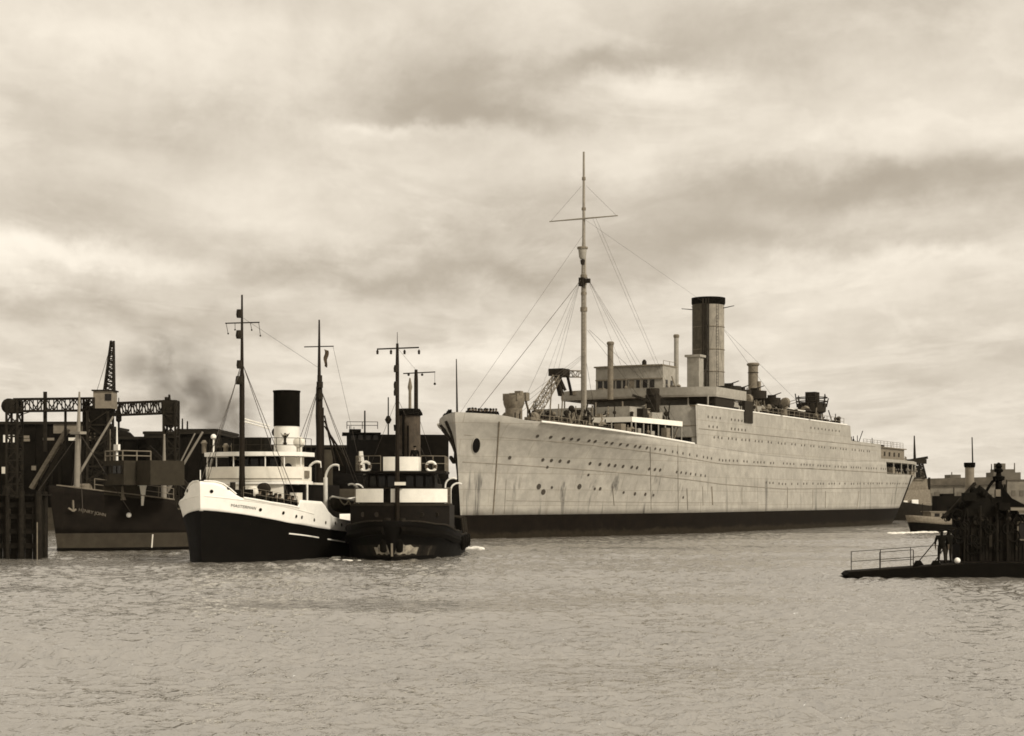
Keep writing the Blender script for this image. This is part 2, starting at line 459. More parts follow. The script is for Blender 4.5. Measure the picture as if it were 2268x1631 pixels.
class Hull:
    kp = 1.3; tumble = 0.0
    def __init__(h, L, B, stem, stern, te, pe, qe, tr, qr, zref):
        h.L, h.B, h.stem, h.stern, h.te, h.pe, h.qe, h.tr, h.qr, h.zref = L, B, stem, stern, te, pe, qe, tr, qr, zref
    def hb(h, t, z):
        k = min(max(z / h.zref, 0.0), 1.0) ** h.kp
        te = h.te[0] + (h.te[1] - h.te[0]) * k; qe = h.qe[0] + (h.qe[1] - h.qe[0]) * k
        tr = h.tr[0] + (h.tr[1] - h.tr[0]) * k; qr = h.qr[0] + (h.qr[1] - h.qr[0]) * k
        e = min(t / te, 1.0); e = max(1 - (1 - e) ** h.pe, 0) ** qe
        r = min((1 - t) / tr, 1.0); r = max(1 - (1 - r) ** 2.2, 0) ** qr
        return h.B / 2 * e * r * (1 - h.tumble * max(z - h.zref, 0))
    def x(h, t, z):
        return h.stem(z) + t * (h.stern(z) - h.stem(z))
    def t(h, x, z):
        return min(max((x - h.stem(z)) / (h.stern(z) - h.stem(z)), 0), 1)
    def pt(h, x, z, side=-1, off=0.0):
        t = h.t(x, z)
        if not off: return Vector((x, side * h.hb(t, z), z))
        n = h.normal(x, z, side)
        return Vector((x, side * h.hb(t, z), z)) + n * off
    def normal(h, x, z, side=-1):
        e = 0.15
        a = h.pt(x - e, z, side); b = h.pt(x + e, z, side); c = h.pt(x, z - e, side); d = h.pt(x, z + e, side)
        n = (b - a).cross(d - c).normalized()
        if n.y * side < 0: n = -n
        return n
    def ts(h, t0, t1, nt):
        out = []
        for i in range(nt + 1):
            w = i / nt
            w = w ** 1.7 if t0 == 0 else w
            if t1 >= 1 and w > 0.8: w = 0.8 + 0.2 * (1 - (1 - (w - 0.8) / 0.2) ** 1.5)
            out.append(t0 + (t1 - t0) * w)
        return out
    def band(h, name, zlo, zhi, nz, mat, parent, t0=0.0, t1=1.0, nt=70, thick=0.0, xs=()):
        mb = MB(); ts = h.ts(t0, t1, nt)
        ts = sorted(set(ts) | {h.t(x, 5) for x in xs})
        for side in (-1, 1):
            vs = []
            for t in ts:
                xa = h.x(t, zlo(h.x(t, 5))); 
                xm = h.x(t, 5.0) if h.L > 100 else h.x(t, 3.0)
                a, b = zlo(xm), zhi(xm)
                for j in range(nz + 1):
                    z = a + (b - a) * j / nz
                    vs.append((h.x(t, z), side * h.hb(t, z), z))
            m = nz + 1
            fs = [(i * m + j, (i + 1) * m + j, (i + 1) * m + j + 1, i * m + j + 1) for i in range(len(ts) - 1) for j in range(nz)]
            mb.add(vs, fs)
        o = mb.build(name, mat, parent, angle=50)
        if thick:
            md = o.modifiers.new('plate', 'SOLIDIFY'); md.thickness = thick; md.offset = -1
        return o
    def deck(h, name, zd, mat, parent, t0=0.0, t1=1.0, nt=50, inset=0.03):
        mb = MB(); ts = h.ts(t0, t1, nt); vs = []
        for t in ts:
            xm = h.x(t, 3.0); z = zd(xm); b = max(h.hb(t, z) - inset, 0.0)
            vs += [(h.x(t, z), -b, z), (h.x(t, z), b, z)]
        mb.add(vs, [(2 * i, 2 * i + 2, 2 * i + 3, 2 * i + 1) for i in range(len(ts) - 1)])
        return mb.build(name, mat, parent)
    def strake(h, name, zf, x0, x1, r, mat, parent, sides=(-1,), n=50):
        for sd_ in sides:
            pts = [h.pt(x0 + (x1 - x0) * i / n, zf(x0 + (x1 - x0) * i / n), sd_) for i in range(n + 1)]
            o = MB().path(pts, r, 6).build(name, mat, parent)
        return o

def lettering(name, text, hull, x0, z0, size, width, slope, mat, parent, side=-1):
    """flat painted letters laid on the curved hull plating"""
    cu = bpy.data.curves.new('letter_curve', 'FONT'); cu.body = text; cu.size = size
    tmp = bpy.data.objects.new('letter_tmp', cu); COL.objects.link(tmp)
    bpy.context.view_layer.update()
    me = bpy.data.meshes.new_from_object(tmp.evaluated_get(bpy.context.evaluated_depsgraph_get()))
    bpy.data.objects.remove(tmp)
    xs = [v.co.x for v in me.vertices]; w = max(xs) - min(xs)
    for v in me.vertices:
        a = (v.co.x - min(xs)) / w * width
        v.co = hull.pt(x0 + a, z0 + v.co.y + slope * a, side, 0.02)
    me.name = name
    return link(name, me, mat, parent)

# ------------------------------------------------------------------ people
def person_mesh(pose='stand', detail=1):
    """one continuous figure grown with a skin modifier; returns a mesh with coat, trouser and skin faces"""
    V, E, Rr = [], [], []
    def v(p, r):
        V.append(p); Rr.append(r if isinstance(r, tuple) else (r, r)); return len(V) - 1
    def e(a, b): E.append((a, b)); return b
    lean = 0.10 if pose == 'lean' else 0.0
    spread = 0.15 if pose == 'stride' else 0.09
    pel = v((0, 0, 0.93), (0.15, 0.12))
    wa = e(pel, v((lean * 0.5, 0, 1.10), (0.155, 0.115)))
    ch = e(wa, v((lean * 1.2, 0, 1.32), (0.175, 0.125)))
    nk = e(ch, v((lean * 1.6, 0, 1.47), (0.07, 0.065)))
    hd = e(nk, v((lean * 2 + 0.02, 0, 1.58), (0.085, 0.095)))
    tp = e(hd, v((lean * 2 + 0.015, 0, 1.70), (0.078, 0.085)))
    if detail: e(hd, v((lean * 2 + 0.115, 0, 1.585), (0.018, 0.018)))
    for sg in (-1, 1):
        hip = e(pel, v((0, sg * 0.10, 0.84), (0.095, 0.10)))
        fx = (0.16 * sg if pose == 'stride' else 0.02)
        kn = e(hip, v((fx * 0.6 + 0.03, sg * (0.08 + spread * 0.35), 0.48), (0.062, 0.066)))
        an = e(kn, v((fx, sg * (0.06 + spread * 0.6), 0.09), (0.045, 0.05)))
        e(an, v((fx + 0.16, sg * (0.08 + spread * 0.6), 0.045), (0.04, 0.04)))
        sh = e(ch, v((lean * 1.3, sg * 0.20, 1.40), (0.075, 0.075)))
        if pose == 'lean':
            el = e(sh, v((lean * 1.5 + 0.10, sg * 0.26, 1.14), (0.05, 0.05))); wr = e(el, v((lean + 0.36, sg * 0.20, 1.06), (0.034, 0.034)))
            hdv = (1, 0, -0.1)
        elif pose == 'pocket':
            el = e(sh, v((-0.08, sg * 0.31, 1.12), (0.05, 0.05))); wr = e(el, v((0.08, sg * 0.22, 0.95), (0.036, 0.036))); hdv = (0.3, -sg * 0.2, -1)
        else:
            el = e(sh, v((-0.03, sg * 0.27, 1.12), (0.05, 0.05))); wr = e(el, v((0.06, sg * 0.27, 0.88), (0.034, 0.034))); hdv = (0.25, 0, -1)
        if detail:
            D = Vector(hdv).normalized(); base = Vector(V[wr])
            pm = e(wr, v(tuple(base + D * 0.08), (0.036, 0.02)))
            S = D.cross(Vector((0, 1, 0))).normalized()
            for k, (off, ln) in enumerate(((-0.03, 0.075), (-0.01, 0.09), (0.01, 0.085), (0.03, 0.065))):
                k1 = e(pm, v(tuple(base + D * (0.10 + ln * 0.4) + S * off), 0.009)); e(k1, v(tuple(base + D * (0.10 + ln) + S * off + Vector((0, -sg * 0.02, 0))), 0.008))
            e(pm, v(tuple(base + D * 0.10 + S * 0.065), 0.010))
        else:
            D = Vector(hdv).normalized(); e(wr, v(tuple(Vector(V[wr]) + D * 0.10), 0.03))
    me = bpy.data.meshes.new('person_skeleton'); me.from_pydata(V, E, [])
    o = bpy.data.objects.new('person_tmp', me); COL.objects.link(o)
    md = o.modifiers.new('skin', 'SKIN'); md.use_smooth_shade = True
    for i, sv in enumerate(me.skin_vertices[0].data):
        sv.radius = Rr[i]; sv.use_root = (i == 0)
    if detail:
        sb = o.modifiers.new('sub', 'SUBSURF'); sb.levels = 1; sb.render_levels = 1
    bpy.context.view_layer.update()
    out = bpy.data.meshes.new_from_object(o.evaluated_get(bpy.context.evaluated_depsgraph_get()))
    bpy.data.objects.remove(o)
    out.materials.clear()
    for m in (M_COAT, M_TROUS, M_SKIN): out.materials.append(m)
    for p in out.polygons:
        c = p.center
        if (c.z > 1.50 and c.x > lean * 2 + 0.045 and c.z < 1.68) or (c.z < 1.0 and abs(c.y) > 0.235 and c.z > 0.7 and pose in ('stand', 'stride')): p.material_index = 2
        elif c.z < 0.86: p.material_index = 1
        else: p.material_index = 0
        p.use_smooth = True
    return out
def cap_mesh():
    mb = MB()
    mb.lathe((0.015, 0, 1.66), [(0.105, 0), (0.118, 0.04), (0.112, 0.085), (0.05, 0.11)], 12)
    mb.box(0.07, 0.19, -0.07, 0.07, 1.655, 1.672)
    return mb.mesh('cap')
PM = {'stand': person_mesh('stand', 0), 'lean': person_mesh('lean', 0), 'pocket': person_mesh('pocket', 0)}
PD = {'stride': person_mesh('stride', 1), 'pocket': person_mesh('pocket', 1)}
CAP = cap_mesh(); CAP.materials.append(M_COAT)
def person(label, loc, rz, pose='stand', group=None, detail=False, cap=True):
    o = bpy.data.objects.new('person', (PD if detail else PM)[pose]); COL.objects.link(o)
    o.location = loc; o.rotation_euler = (0, 0, rz); k = random.uniform(0.97, 1.04); o.scale = (k * (1.2 if detail else 1), k * (1.2 if detail else 1), k)
    tag(o, label, 'person', group)
    if cap: inst('cap', CAP, o, loc=(0.0, 0, 0) if pose != 'lean' else (0.2, 0, 0))
    return o
# ------------------------------------------------------------------ water
def make_water():
    rng = np.random.default_rng(3)
    ys = [-15.0]
    while ys[-1] < 6500:
        y = ys[-1]
        ys.append(y + (1.0 if y < 18 else max(0.065, 0.0028 * y) if y < 330 else 0.05 * y))
    ys = np.array(ys); APEX = 22.0
    kin = np.linspace(-0.40, 0.40, 620)
    kout = np.array([0.46, 0.55, 0.7, 1.0, 1.6, 3.0, 6.0])
    ks = np.concatenate([-kout[::-1], kin, kout])
    X = (ys[:, None] + APEX) * ks[None, :]; Y = np.repeat(ys[:, None], len(ks), 1)
    sp = np.maximum(np.maximum(np.gradient(ys)[:, None], (ys[:, None] + APEX) * np.gradient(ks)[None, :]), 0.05)
    Z = np.zeros_like(X)
    # slow patches where the breeze ruffles the river more or less
    patch = 1.0 + .4 * np.sin(.19 * X + .5 * np.sin(.07 * Y)) * np.sin(.43 * Y + .11 * X) + 0.46 * np.sin(0.06 * X + 0.11 * Y + 1.0) * np.sin(0.035 * X - 0.05 * Y + 2.0) + 0.25 * np.sin(0.13 * X - 0.21 * Y)
    for i in range(100):
        lam = 0.24 * (8.5 ** rng.random()) 
        th = math.radians(100) + rng.normal(0, 1.3)
        kx, ky = 2 * math.pi / lam * math.cos(th), 2 * math.pi / lam * math.sin(th)
        amp = 0.0052 * lam ** 0.80
        w = np.clip((lam / sp - 1.8) / 1.4, 0, 1)
        ph = kx * X + ky * Y + rng.random() * 6.283 + 0.8 * np.sin(0.21 * X + 0.17 * Y + i)
        s_ = np.sin(ph)
        Z += amp * w * (s_ + 0.22 * np.cos(2 * ph)) * patch
    n, m = X.shape
    co = np.stack([X, Y, Z], -1).reshape(-1, 3)
    idx = np.arange(n * m).reshape(n, m)
    q = np.stack([idx[:-1, :-1], idx[:-1, 1:], idx[1:, 1:], idx[1:, :-1]], -1).reshape(-1, 4)
    me = bpy.data.meshes.new('water')
    me.vertices.add(len(co)); me.vertices.foreach_set('co', co.ravel())
    me.loops.add(q.size); me.loops.foreach_set('vertex_index', q.ravel())
    me.polygons.add(len(q)); me.polygons.foreach_set('loop_start', np.arange(0, q.size, 4)); me.polygons.foreach_set('loop_total', np.full(len(q), 4))
    me.update(); me.polygons.foreach_set('use_smooth', np.ones(len(q), dtype=bool))
    mt = bpy.data.materials.new('river_water'); mt.use_nodes = True
    t = NT(mt.node_tree); b = [x for x in t.n if x.type == 'BSDF_PRINCIPLED'][0]
    co_ = t.node('ShaderNodeTexCoord').outputs['Object']
    n0 = t.noise(t.scale(co_, (0.05, 0.11, 1)), 1.0, 5, 0.6)
    t.l.new(t.mix(t.ramp(n0, 0.3, 0.7), (0.16, 0.146, 0.122, 1), (0.21, 0.193, 0.163, 1)), b.inputs['Base Color'])
    b.inputs['Specular IOR Level'].default_value = 1.0; b.inputs['Roughness'].default_value = 0.03; b.inputs['IOR'].default_value = 2.7
    gust = t.ramp(t.noise(t.scale(co_, (0.035, 0.10, 1)), 1.0, 5, 0.65, 0.8), 0.32, 0.68, 0.45, 1.25)
    n1 = t.noise(t.scale(co_, (1.7, 1.25, 1)), 1.0, 3, 0.6, 0.7)
    n2 = t.noise(t.scale(co_, (0.55, 0.42, 1)), 1.0, 3, 0.55, 0.6)
    rd = t.math('POWER', t.math('SUBTRACT', 1.0, t.math('ABSOLUTE', t.math('MULTIPLY_ADD', n1, 2.0, -1.0))), 5.0)
    h = t.math('ADD', t.math('MULTIPLY', rd, 0.040), t.math('MULTIPLY', n2, 0.05))
    h = t.math('ADD', h, t.math('MULTIPLY', n1, 0.018))
    h = t.math('MULTIPLY', t.math('MULTIPLY', h, gust), 1.25)
    bp = t.node('ShaderNodeBump'); bp.inputs['Strength'].default_value = 1.0; bp.inputs['Distance'].default_value = 1.0
    t.l.new(h, bp.inputs['Height']); t.l.new(bp.outputs[0], b.inputs['Normal'])
    o = link('water', me, mt); tag(o, 'ruffled river water filling the foreground', kind='structure')
make_water()

# ------------------------------------------------------------------ the liner
def make_liner():
    L = Ship('ocean_liner', 'large pale grey single-funnel liner with tall foremast filling the right half', 'ship', -5.5, 170.4, 28.0)
    rt = L.root
    H = Hull(167, 21.6, lambda z: 0.8 - 0.115 * z, lambda z: 156 + 11.0 * (min(max(z, 0), 8.5) / 8.5) ** 0.75, (0.30, 0.105), 1.85, (1.0, 0.98), (0.30, 0.16), (0.95, 0.6), 12.5)
    H.kp = 1.9
    SHEER = [(-1, 13.05), (3, 12.75), (5.5, 12.2), (10, 11.85), (20, 11.3), (33, 10.85), (45, 10.4), (60, 9.95), (80, 9.75), (100, 9.9), (114, 10.25), (119, 10.3), (119.6, 8.25), (140, 8.35), (160, 8.7), (176, 9.2)]
    sheer = lambda x: interp(SHEER, x)
    deckz = lambda x: interp([(-1, 11.9), (10, 10.9), (33, 9.9), (60, 9.0), (114, 9.1), (119, 8.0), (176, 8.2)], x)
    BT = lambda x: 2.45 + 0.0012 * x
    H.band('boot_topping', lambda x: -1.5, BT, 5, M_BOOT, rt, nt=80)
    hull = H.band('hull', BT, sheer, 12, M_LINER, rt, nt=110, thick=0.12, xs=(118.9, 119.0, 119.6, 119.7))
    H.deck('deck', deckz, M_DECK, rt, inset=0.2)
    st1 = lambda x: interp([(-1, 10.7), (3, 10.5), (27, 9.3), (47, 8.45), (119, 8.45), (175, 8.2)], x)
    st2 = lambda x: interp([(-1, 7.95), (13, 7.4), (47, 5.95), (70, 5.5), (120, 6.0), (165, 6.4)], x)
    for zf, a, b, r in ((st1, 0.3, 163, .05), (st2, 0.4, 153, .055), (lambda x: 4.0 - 0.012 * x + 0.0001 * x * x, 6, 60, .03)):
        H.strake('rubbing_strake', zf, a, b, r, M_SEAM, hull)
    H.strake('gunwale', lambda x: sheer(x) + 0.03, 6.5, 37.5, .11, M_WHITE, rt, sides=(-1, 1))
    # vertical discharge pipes and weld lines down the side
    def lsolve(u, v):
        b = 9.0
        for _ in range(60):
            q = L.at(u, v, -b); b = 0.5 * b + 0.5 * H.hb(H.t(q.x, q.z), q.z)
        return q
    for (u, v0, v1, r, du) in ((1106, 934, 1139, .085, -14), (1121, 1062, 1138, .02, -4), (1440, 990, 1130, .03, 2), (1501, 985, 1130, .035, 1), (1356, 1075, 1120, .05, 4), (1521, 1082, 1130, .05, 2), (1556, 1078, 1120, .03, 1), (1576, 1078, 1118, .08, 2),
                           (1643, 1080, 1118, .04, 0), (1744, 1080, 1126, .05, 0), (1800, 1086, 1126, .04, 0), (1828, 1088, 1126, .04, 0), (1902, 1088, 1126, .05, -4)):
        pts = []
        for k in range(9):
            q = lsolve(u + du * k / 8, v0 + (v1 - v0) * k / 8); pts.append(H.pt(q.x, q.z, -1, .02))
        MB().path(pts, r, 6).build('discharge_pipe', M_SEAM if r < .06 else M_GREY, hull)
    # portholes: one shared disc with a rim
    def disc(r, name):
        mb = MB(); n = 10
        mb.lathe((0, 0, 0), [(r * 1.22, -0.10), (r * 1.22, 0.03), (r, 0.035)], n)
        me = mb.mesh(name); me.materials.append(M_SEAM); me.materials.append(M_PORT)
        for p in me.polygons:
            if p.normal.z > 0.9: p.material_index = 1
        return me
    PO = {k: disc(r, 'porthole_disc') for k, r in (('s', .135), ('m', .17), ('b', .26))}
    rp = random.Random(5)
    def port(x, z, size='s', parent=hull, side=-1):
        n = H.normal(x, z, side); p = H.pt(x, z, side)
        q = n.to_track_quat('Z', 'Y')
        o = inst('porthole', PO[size], parent, p + n * 0.015); o.rotation_euler = q.to_euler()
        return o
    def row(x0, x1, zf, groups, size='s', parent=hull, side=-1):
        x = x0
        while x < x1:
            for _ in range(rp.choice(groups)):
                if x < x1: port(x, zf(x) + rp.uniform(-.03, .03), size, parent, side)
                x += rp.uniform(1.15, 1.5)
            x += rp.uniform(0.7, 1.9)
    def x_for(u, zf):
        lo, hi = 0.2, 60.0
        for _ in range(40):
            m = (lo + hi) / 2; w = L.world(H.pt(m, zf(m), -1))
            if w.x / w.y * F + CU < u: lo = m
            else: hi = m
        return lo
    zu = lambda q: (1700 + q * .529) / 1.806
    for q in (850, 950, 1047, 1107, 1160, 1240, 1287, 1370, 1414, 1477, 1530, 1590, 1625, 1678): port(x_for(zu(q), lambda x: st1(x) + .42), st1(x_for(zu(q), lambda x: st1(x) + .42)) + 0.42, 'm')
    for q in (1740, 1777, 1815, 1872, 1908, 1950, 2000, 2055, 2105, 2135, 2165, 2225, 2250): port(x_for(zu(q), lambda x: st1(x) + .42), st1(x_for(zu(q), lambda x: st1(x) + .42)) + 0.46, 's')
    row(48, 66, lambda x: st1(x) + 0.5, (2, 3, 4), 's')
    row(70, 150, lambda x: st1(x) + 0.55 + max(0, x - 100) * 0.004, (3, 4, 5, 2), 's')
    for q in (640, 890, 955, 1020, 1085, 1247, 1322, 1390, 1437, 1497, 1563, 1603, 1695, 1738, 1777):
        x = x_for(zu(q), lambda x: st2(x) + .72); port(x, st2(x) + .72, 'm')
    for q in (1902, 1936, 1972, 2008, 2045, 2085, 2118):
        x = x_for(zu(q), lambda x: st2(x) + .72); port(x, st2(x) + .72, 's')
    row(63, 144, lambda x: st2(x) + 0.7, (2, 3, 1), 's')
    for (u, v, s_) in ((1193, 1078, 'b'), (1203, 1090, 'b'), (1222, 1080, 's'), (1283, 1078, 'b'), (1317, 1083, 's'), (1329, 1083, 'm'), (1212, 1035, 's'), (1303, 1052, 's'), (1381, 1091, 's'), (1406, 1094, 'm'), (1429, 1095, 'm'), (1447, 1097, 's'), (1513, 1102, 's')):
        b = 8.0
        for _ in range(40):
            q = L.at(u, v, -b); b = 0.5 * b + 0.5 * H.hb(H.t(q.x, q.z), q.z)
        port(q.x, q.z, s_)
    # hawse pipes and anchor
    for side in (-1, 1):
        x, z = (x_for(1054, lambda x: 9.6), 9.6) if side < 0 else (3.6, 9.2)
        n = H.normal(x, z, side); p = H.pt(x, z, side)
        me = MB().lathe((0, 0, 0), [(0.72, -0.15), (0.72, 0.06), (0.62, 0.07)], 18).mesh('hawse_lip')
        o = link('hawse_pipe', me, M_LINER2, hull); o.location = p + n * 0.02; o.rotation_euler = n.to_track_quat('Z', 'Y').to_euler(); o.scale = (0.72, 1.25, 1)
        o2 = link('hawse_opening', MB().lathe((0, 0, 0), [(0.63, 0.0), (0.62, 0.075)], 18).mesh('hawse_hole'), M_HOLE, hull)
        o2.location = o.location + n * 0.012; o2.rotation_euler = o.rotation_euler; o2.scale = o.scale
    mb = MB(); p = H.pt(2.6, 8.2, 1) + Vector((0, 0.35, 0))
    mb.beam(p + Vector((0, -.1, 1.3)), p, 0.22); mb.beam(p + Vector((-.9, 0, .25)), p + Vector((0, .1, -.3)), .3, .3); mb.beam(p + Vector((.9, 0, .25)), p + Vector((0, .1, -.3)), .3, .3)
    mb.build('anchor', M_DKGREY, hull)
    for x_, z0_, z1_ in ((1.6, 4.5, 12.2), (4.6, 6.0, 12.0), (6.2, 7.2, 11.6)):
        MB().path([H.pt(x_, z0_ + (z1_ - z0_) * k / 6, 1, .12) for k in range(7)], .16, 6).build('discharge_hose', M_DKGREY, hull)
    # superstructure carried flush up the ship's side
    up = lambda x: interp([(38, 15.35), (99.5, 15.35), (100, 13.05), (116, 13.0)], x)
    t0, t1 = H.t(38.0, 5), H.t(116.0, 5)
    hs = H.band('superstructure', lambda x: sheer(x) + 0.02, up, 6, M_LINER, rt, t0=t0, t1=t1, nt=40, xs=(99.5, 100.0))
    H.strake('rubbing_strake', lambda x: 12.55, 39, 115, .05, M_SEAM, hs)
    H.strake('deck_edge', lambda x: 15.4, 38.5, 99.5, .09, M_WHITE, hs)
    row(44, 112, lambda x: 11.7, (3, 3, 2), 's', hs)
    for x in [42 + 1.35 * i for i in range(4)] + [50 + 1.25 * i for i in range(7)]: port(x, 14.1, 's', hs)
    for x in [42.3 + 1.35 * i for i in range(3)] + [50 + 1.25 * i for i in range(5)] : port(x, 12.95, 's', hs)
    for x in [82 + 1.7 * i for i in range(9)]: port(x, 14.3, 's', hs)
    b38 = H.hb(H.t(38, 12), 12)
    mb = MB(); fr = []
    for k in range(13):
        y = -b38 + 2 * b38 * k / 12; fr.append((37.4 + 1.1 * (abs(y) / b38) ** 3, y))
    mb.wall(fr, 10.0, 15.35, 0.15); mb.build('front_bulkhead', M_LINER2, hs)
    mb = MB(); mb.wall([(37.33 + 1.1 * (abs(y) / b38) ** 3, y) for _, y in fr], 12.85, 12.95, 0.12); mb.wall([(37.33 + 1.1 * (abs(y) / b38) ** 3, y) for _, y in fr], 11.5, 11.58, 0.12)
    mb.build('bulkhead_moulding', M_GREY, hs)
    # low opening at the foot of the front, port side, in shade
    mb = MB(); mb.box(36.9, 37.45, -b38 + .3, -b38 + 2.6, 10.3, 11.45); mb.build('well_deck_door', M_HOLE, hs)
    for (x, z1) in ((99.8, 15.3), (116, 13.0)):
        b = H.hb(H.t(x, 11), 11); MB().box(x - .1, x + .05, -b + .1, b - .1, 9.5, z1).build('end_bulkhead', M_LINER2, hs)
    MB().prism([(38.2, -b38 + .1), (99.6, -10.6), (99.6, 10.6), (38.2, b38 - .1)], 15.18, 15.33).build('boat_deck', M_DECK, rt)
    MB().box(99.7, 116, -10.5, 10.5, 12.8, 12.95).build('after_deck', M_DECK, rt)
    # stern: overhanging docking deck, dark open gallery beneath, grey house above
    mb = MB(); pl = [(115, -10.2)]
    for x in (130, 142, 150, 155, 159, 163, 166): pl.append((x, -max(H.hb(H.t(x, 9), 9) - .1, .3)))
    pl = pl + [(x, -y) for x, y in pl[::-1]]
    mb.prism(pl, 10.25, 10.75); mb.build('poop_deck', M_LINER2, rt)
    mb = MB(); mb.box(120, 156, -7.6, 7.6, 8.1, 10.25); mb.build('gallery_shade_fill', M_SOOT, rt)  # black block fills the open gallery, its shade put in as colour
    mb = MB()
    for x in (127, 132, 137, 142, 147, 152, 157): 
        b = H.hb(H.t(x, 9), 9) - .3; mb.tube((x, -b, 8.1), (x, -b, 10.3), .1, n=6)
    mb.build('gallery_stanchion', M_LINER2, rt)
    mb = MB(); mb.box(117, 141, -8.6, 8.6, 10.75, 12.75); mb.box(116.6, 141.6, -8.9, 8.9, 12.75, 12.9); mb.build('after_house', M_GREY, rt)
    mb = MB()
    for k in range(7): mb.box(119 + 3 * k, 119.8 + 3 * k, -8.66, -8.55, 11.4, 12.1)
    mb.build('after_house_window', M_DKGREY, rt)
    mb = MB(); mb.box(104, 112, -7.5, -2, 12.95, 13.6); mb.box(106, 109, -7, -4, 13.6, 14.1); mb.tube((111, -6, 13), (111, -6, 14.6), .4, n=10); mb.build('hatch_coaming', M_DKGREY, rt)
    MB().rail([(141.4, -8.3, 12.9), (117, -8.3, 12.9)], 1.0, 3, .03, 2).build('railing', M_GREY, rt)
    MB().rail([(146, -7.4, 10.75), (154, -5.6, 10.75), (161, -3.2, 10.75), (164.5, -1, 10.75)], 1.0, 3, .03, 2).build('railing', M_GREY, rt)
    q = L.at(2011, 985, 0); MB().tube((163, 0, 10.7), (165, 0, 15), .1, .05).build('ensign_staff', M_GREY, rt)
    p = L.at_x(1985, 1053, 120)
    mb = MB(); mb.path([H.pt(140 + .3 * k, 8.3 - k * .95, -1, .1) for k in range(6)], .12, 6); mb.build('stern_line', M_DKGREY, rt)
    # bridge: full-width wing deck with bulwark, shaded space beneath, wheelhouse above
    bx = 43.6
    fr = [(bx + 1.6 * (abs(y) / 10.6) ** 4, y) for y in [(-10.6 + 21.2 * k / 16) for k in range(17)]]
    br = MB().prism(fr + [(56, 10.6), (56, -10.6)], 16.75, 17.0).build('bridge_deck', M_LINER2, rt)
    MB().wall([(56, -10.55)] + [(48, -10.58)] + fr + [(48, 10.58), (56, 10.55)], 16.95, 17.95, 0.1).build('bridge_bulwark', M_LINER2, br)
    MB().wall([(48.8 + .8 * (y / 8) ** 2, y) for y in [-8 + k for k in range(17)]], 15.3, 16.8, .1).build('house_front', M_LINER2, br)
    mb = MB(); mb.box(49.6, 72, -8, 8, 15.33, 16.8); mb.box(70, 98, -4.2, 4.2, 15.33, 17.6); mb.build('boat_deck_house', M_LINER2, rt)
    mb = MB()
    for k in range(9): mb.box(74 + 2.4 * k, 74.7 + 2.4 * k, -4.26, -4.1, 16.2, 17.0)
    mb.build('house_window', M_HOLE, rt)
    mb = MB()
    for y in (-9.8, -7.2, 7.2, 9.8): mb.tube((bx + .9, y, 15.3), (bx + .9, y, 16.8), .11, n=6)
    mb.build('bridge_stanchion', M_LINER2, br)
    # shade under the wing on the port side, put in as dark panels
    mb = MB(); mb.box(45.5, 52, -10.4, -10.1, 15.5, 16.75); mb.box(45.4, 45.6, -10.3, -6.8, 15.9, 16.75); mb.build('dark_panel', M_DKGREY, br)
    MB().box(54.5, 57.5, -10.95, -10.55, 13.9, 16.7).build('side_light_screen', M_DKGREY, rt)
    a, b = L.at_x(1317, 805, 46.5), L.at_x(1466, 800, 46.5)
    y0, y1 = b.y, a.y
    wf = [(46.5 + .35 * ((y - (y0 + y1) / 2) / (y1 - y0) * 2) ** 2, y) for y in [y0 + (y1 - y0) * k / 8 for k in range(9)]]
    wh = MB().prism(wf + [(51, y1), (51, y0)], 17.0, 20.95).build('wheelhouse', M_LINER2, rt)
    MB().prism([(x - .35, y * 1.02) for x, y in wf] + [(51.3, y1 * 1.03), (51.3, y0 * 1.03)], 20.95, 21.12).build('wheelhouse_roof', M_GREY, wh)
    MB().wall([(x - .08, y) for x, y in wf], 19.28, 19.42, .12).build('wheelhouse_moulding', M_GREY, wh)
    for k in range(9):
        f = (k + .75) / 10.3; y = y1 + (y0 - y1) * f; xx = 46.5 + .35 * ((y - (y0 + y1) / 2) / (y1 - y0) * 2) ** 2
        o = MB().box(-.06, .05, -.30, .30, -.5, .5).build('wheelhouse_window', M_GLASS if k != 5 else M_GREY, wh); o.location = (xx - .02, y, 18.72)
    for k in range(2):
        o = MB().box(-.3, .3, -.05, .05, -.5, .5).build('wheelhouse_window', M_GLASS, wh); o.location = (48 + 1.6 * k, y0 - .01, 18.72)
    MB().rail([(51, y0, 21.1), (47, y0, 21.1)], .5, 1, .03, 2).build('railing', M_GREY, wh)
    MB().lathe((48, 0.2, 21.1), [(.3, 0), (.3, .55), (.12, .8)], 10).build('compass_binnacle', M_DKGREY, wh)
    # funnel
    fx = L.at(1569, 760, 0).x
    fz1 = L.at(1569, 661, 0).z; rr = 2.18
    fn = MB().lathe((fx, 0, 0), [(rr, 17.0), (rr, fz1)], 36, 1.0, 1.0).build('funnel', pbr('liner_funnel_paint', (.29, .262, .212), .7, .15, grain=.28, gscale=1.3, streak=.8), rt, angle=30)
    MB().lathe((fx, 0, 0), [(rr + .03, fz1 - 1.0), (rr + .16, fz1 - .75), (rr + .16, fz1), (rr - .15, fz1 + .02), (rr - .15, fz1 - .5)], 36).build('funnel_cap', M_SOOT, fn, angle=30)
    for v in (726, 776, 825):
        z = L.at(1569, v, 0).z; MB().ring((fx, 0, z), rr + .03, .06, 'z', 36, 6).build('funnel_band', M_GREY, fn)
    mb = MB()
    for (a_, r_) in ((R(183), .14), (R(193), .10), (R(201), .12)):
        c, s_ = math.cos(a_) * (rr + .22), math.sin(a_) * (rr + .22)
        mb.tube((fx + c, s_, 17), (fx + c, s_, fz1 - .3), r_, n=8)
    mb.build('steam_pipe', M_DKGREY, fn)
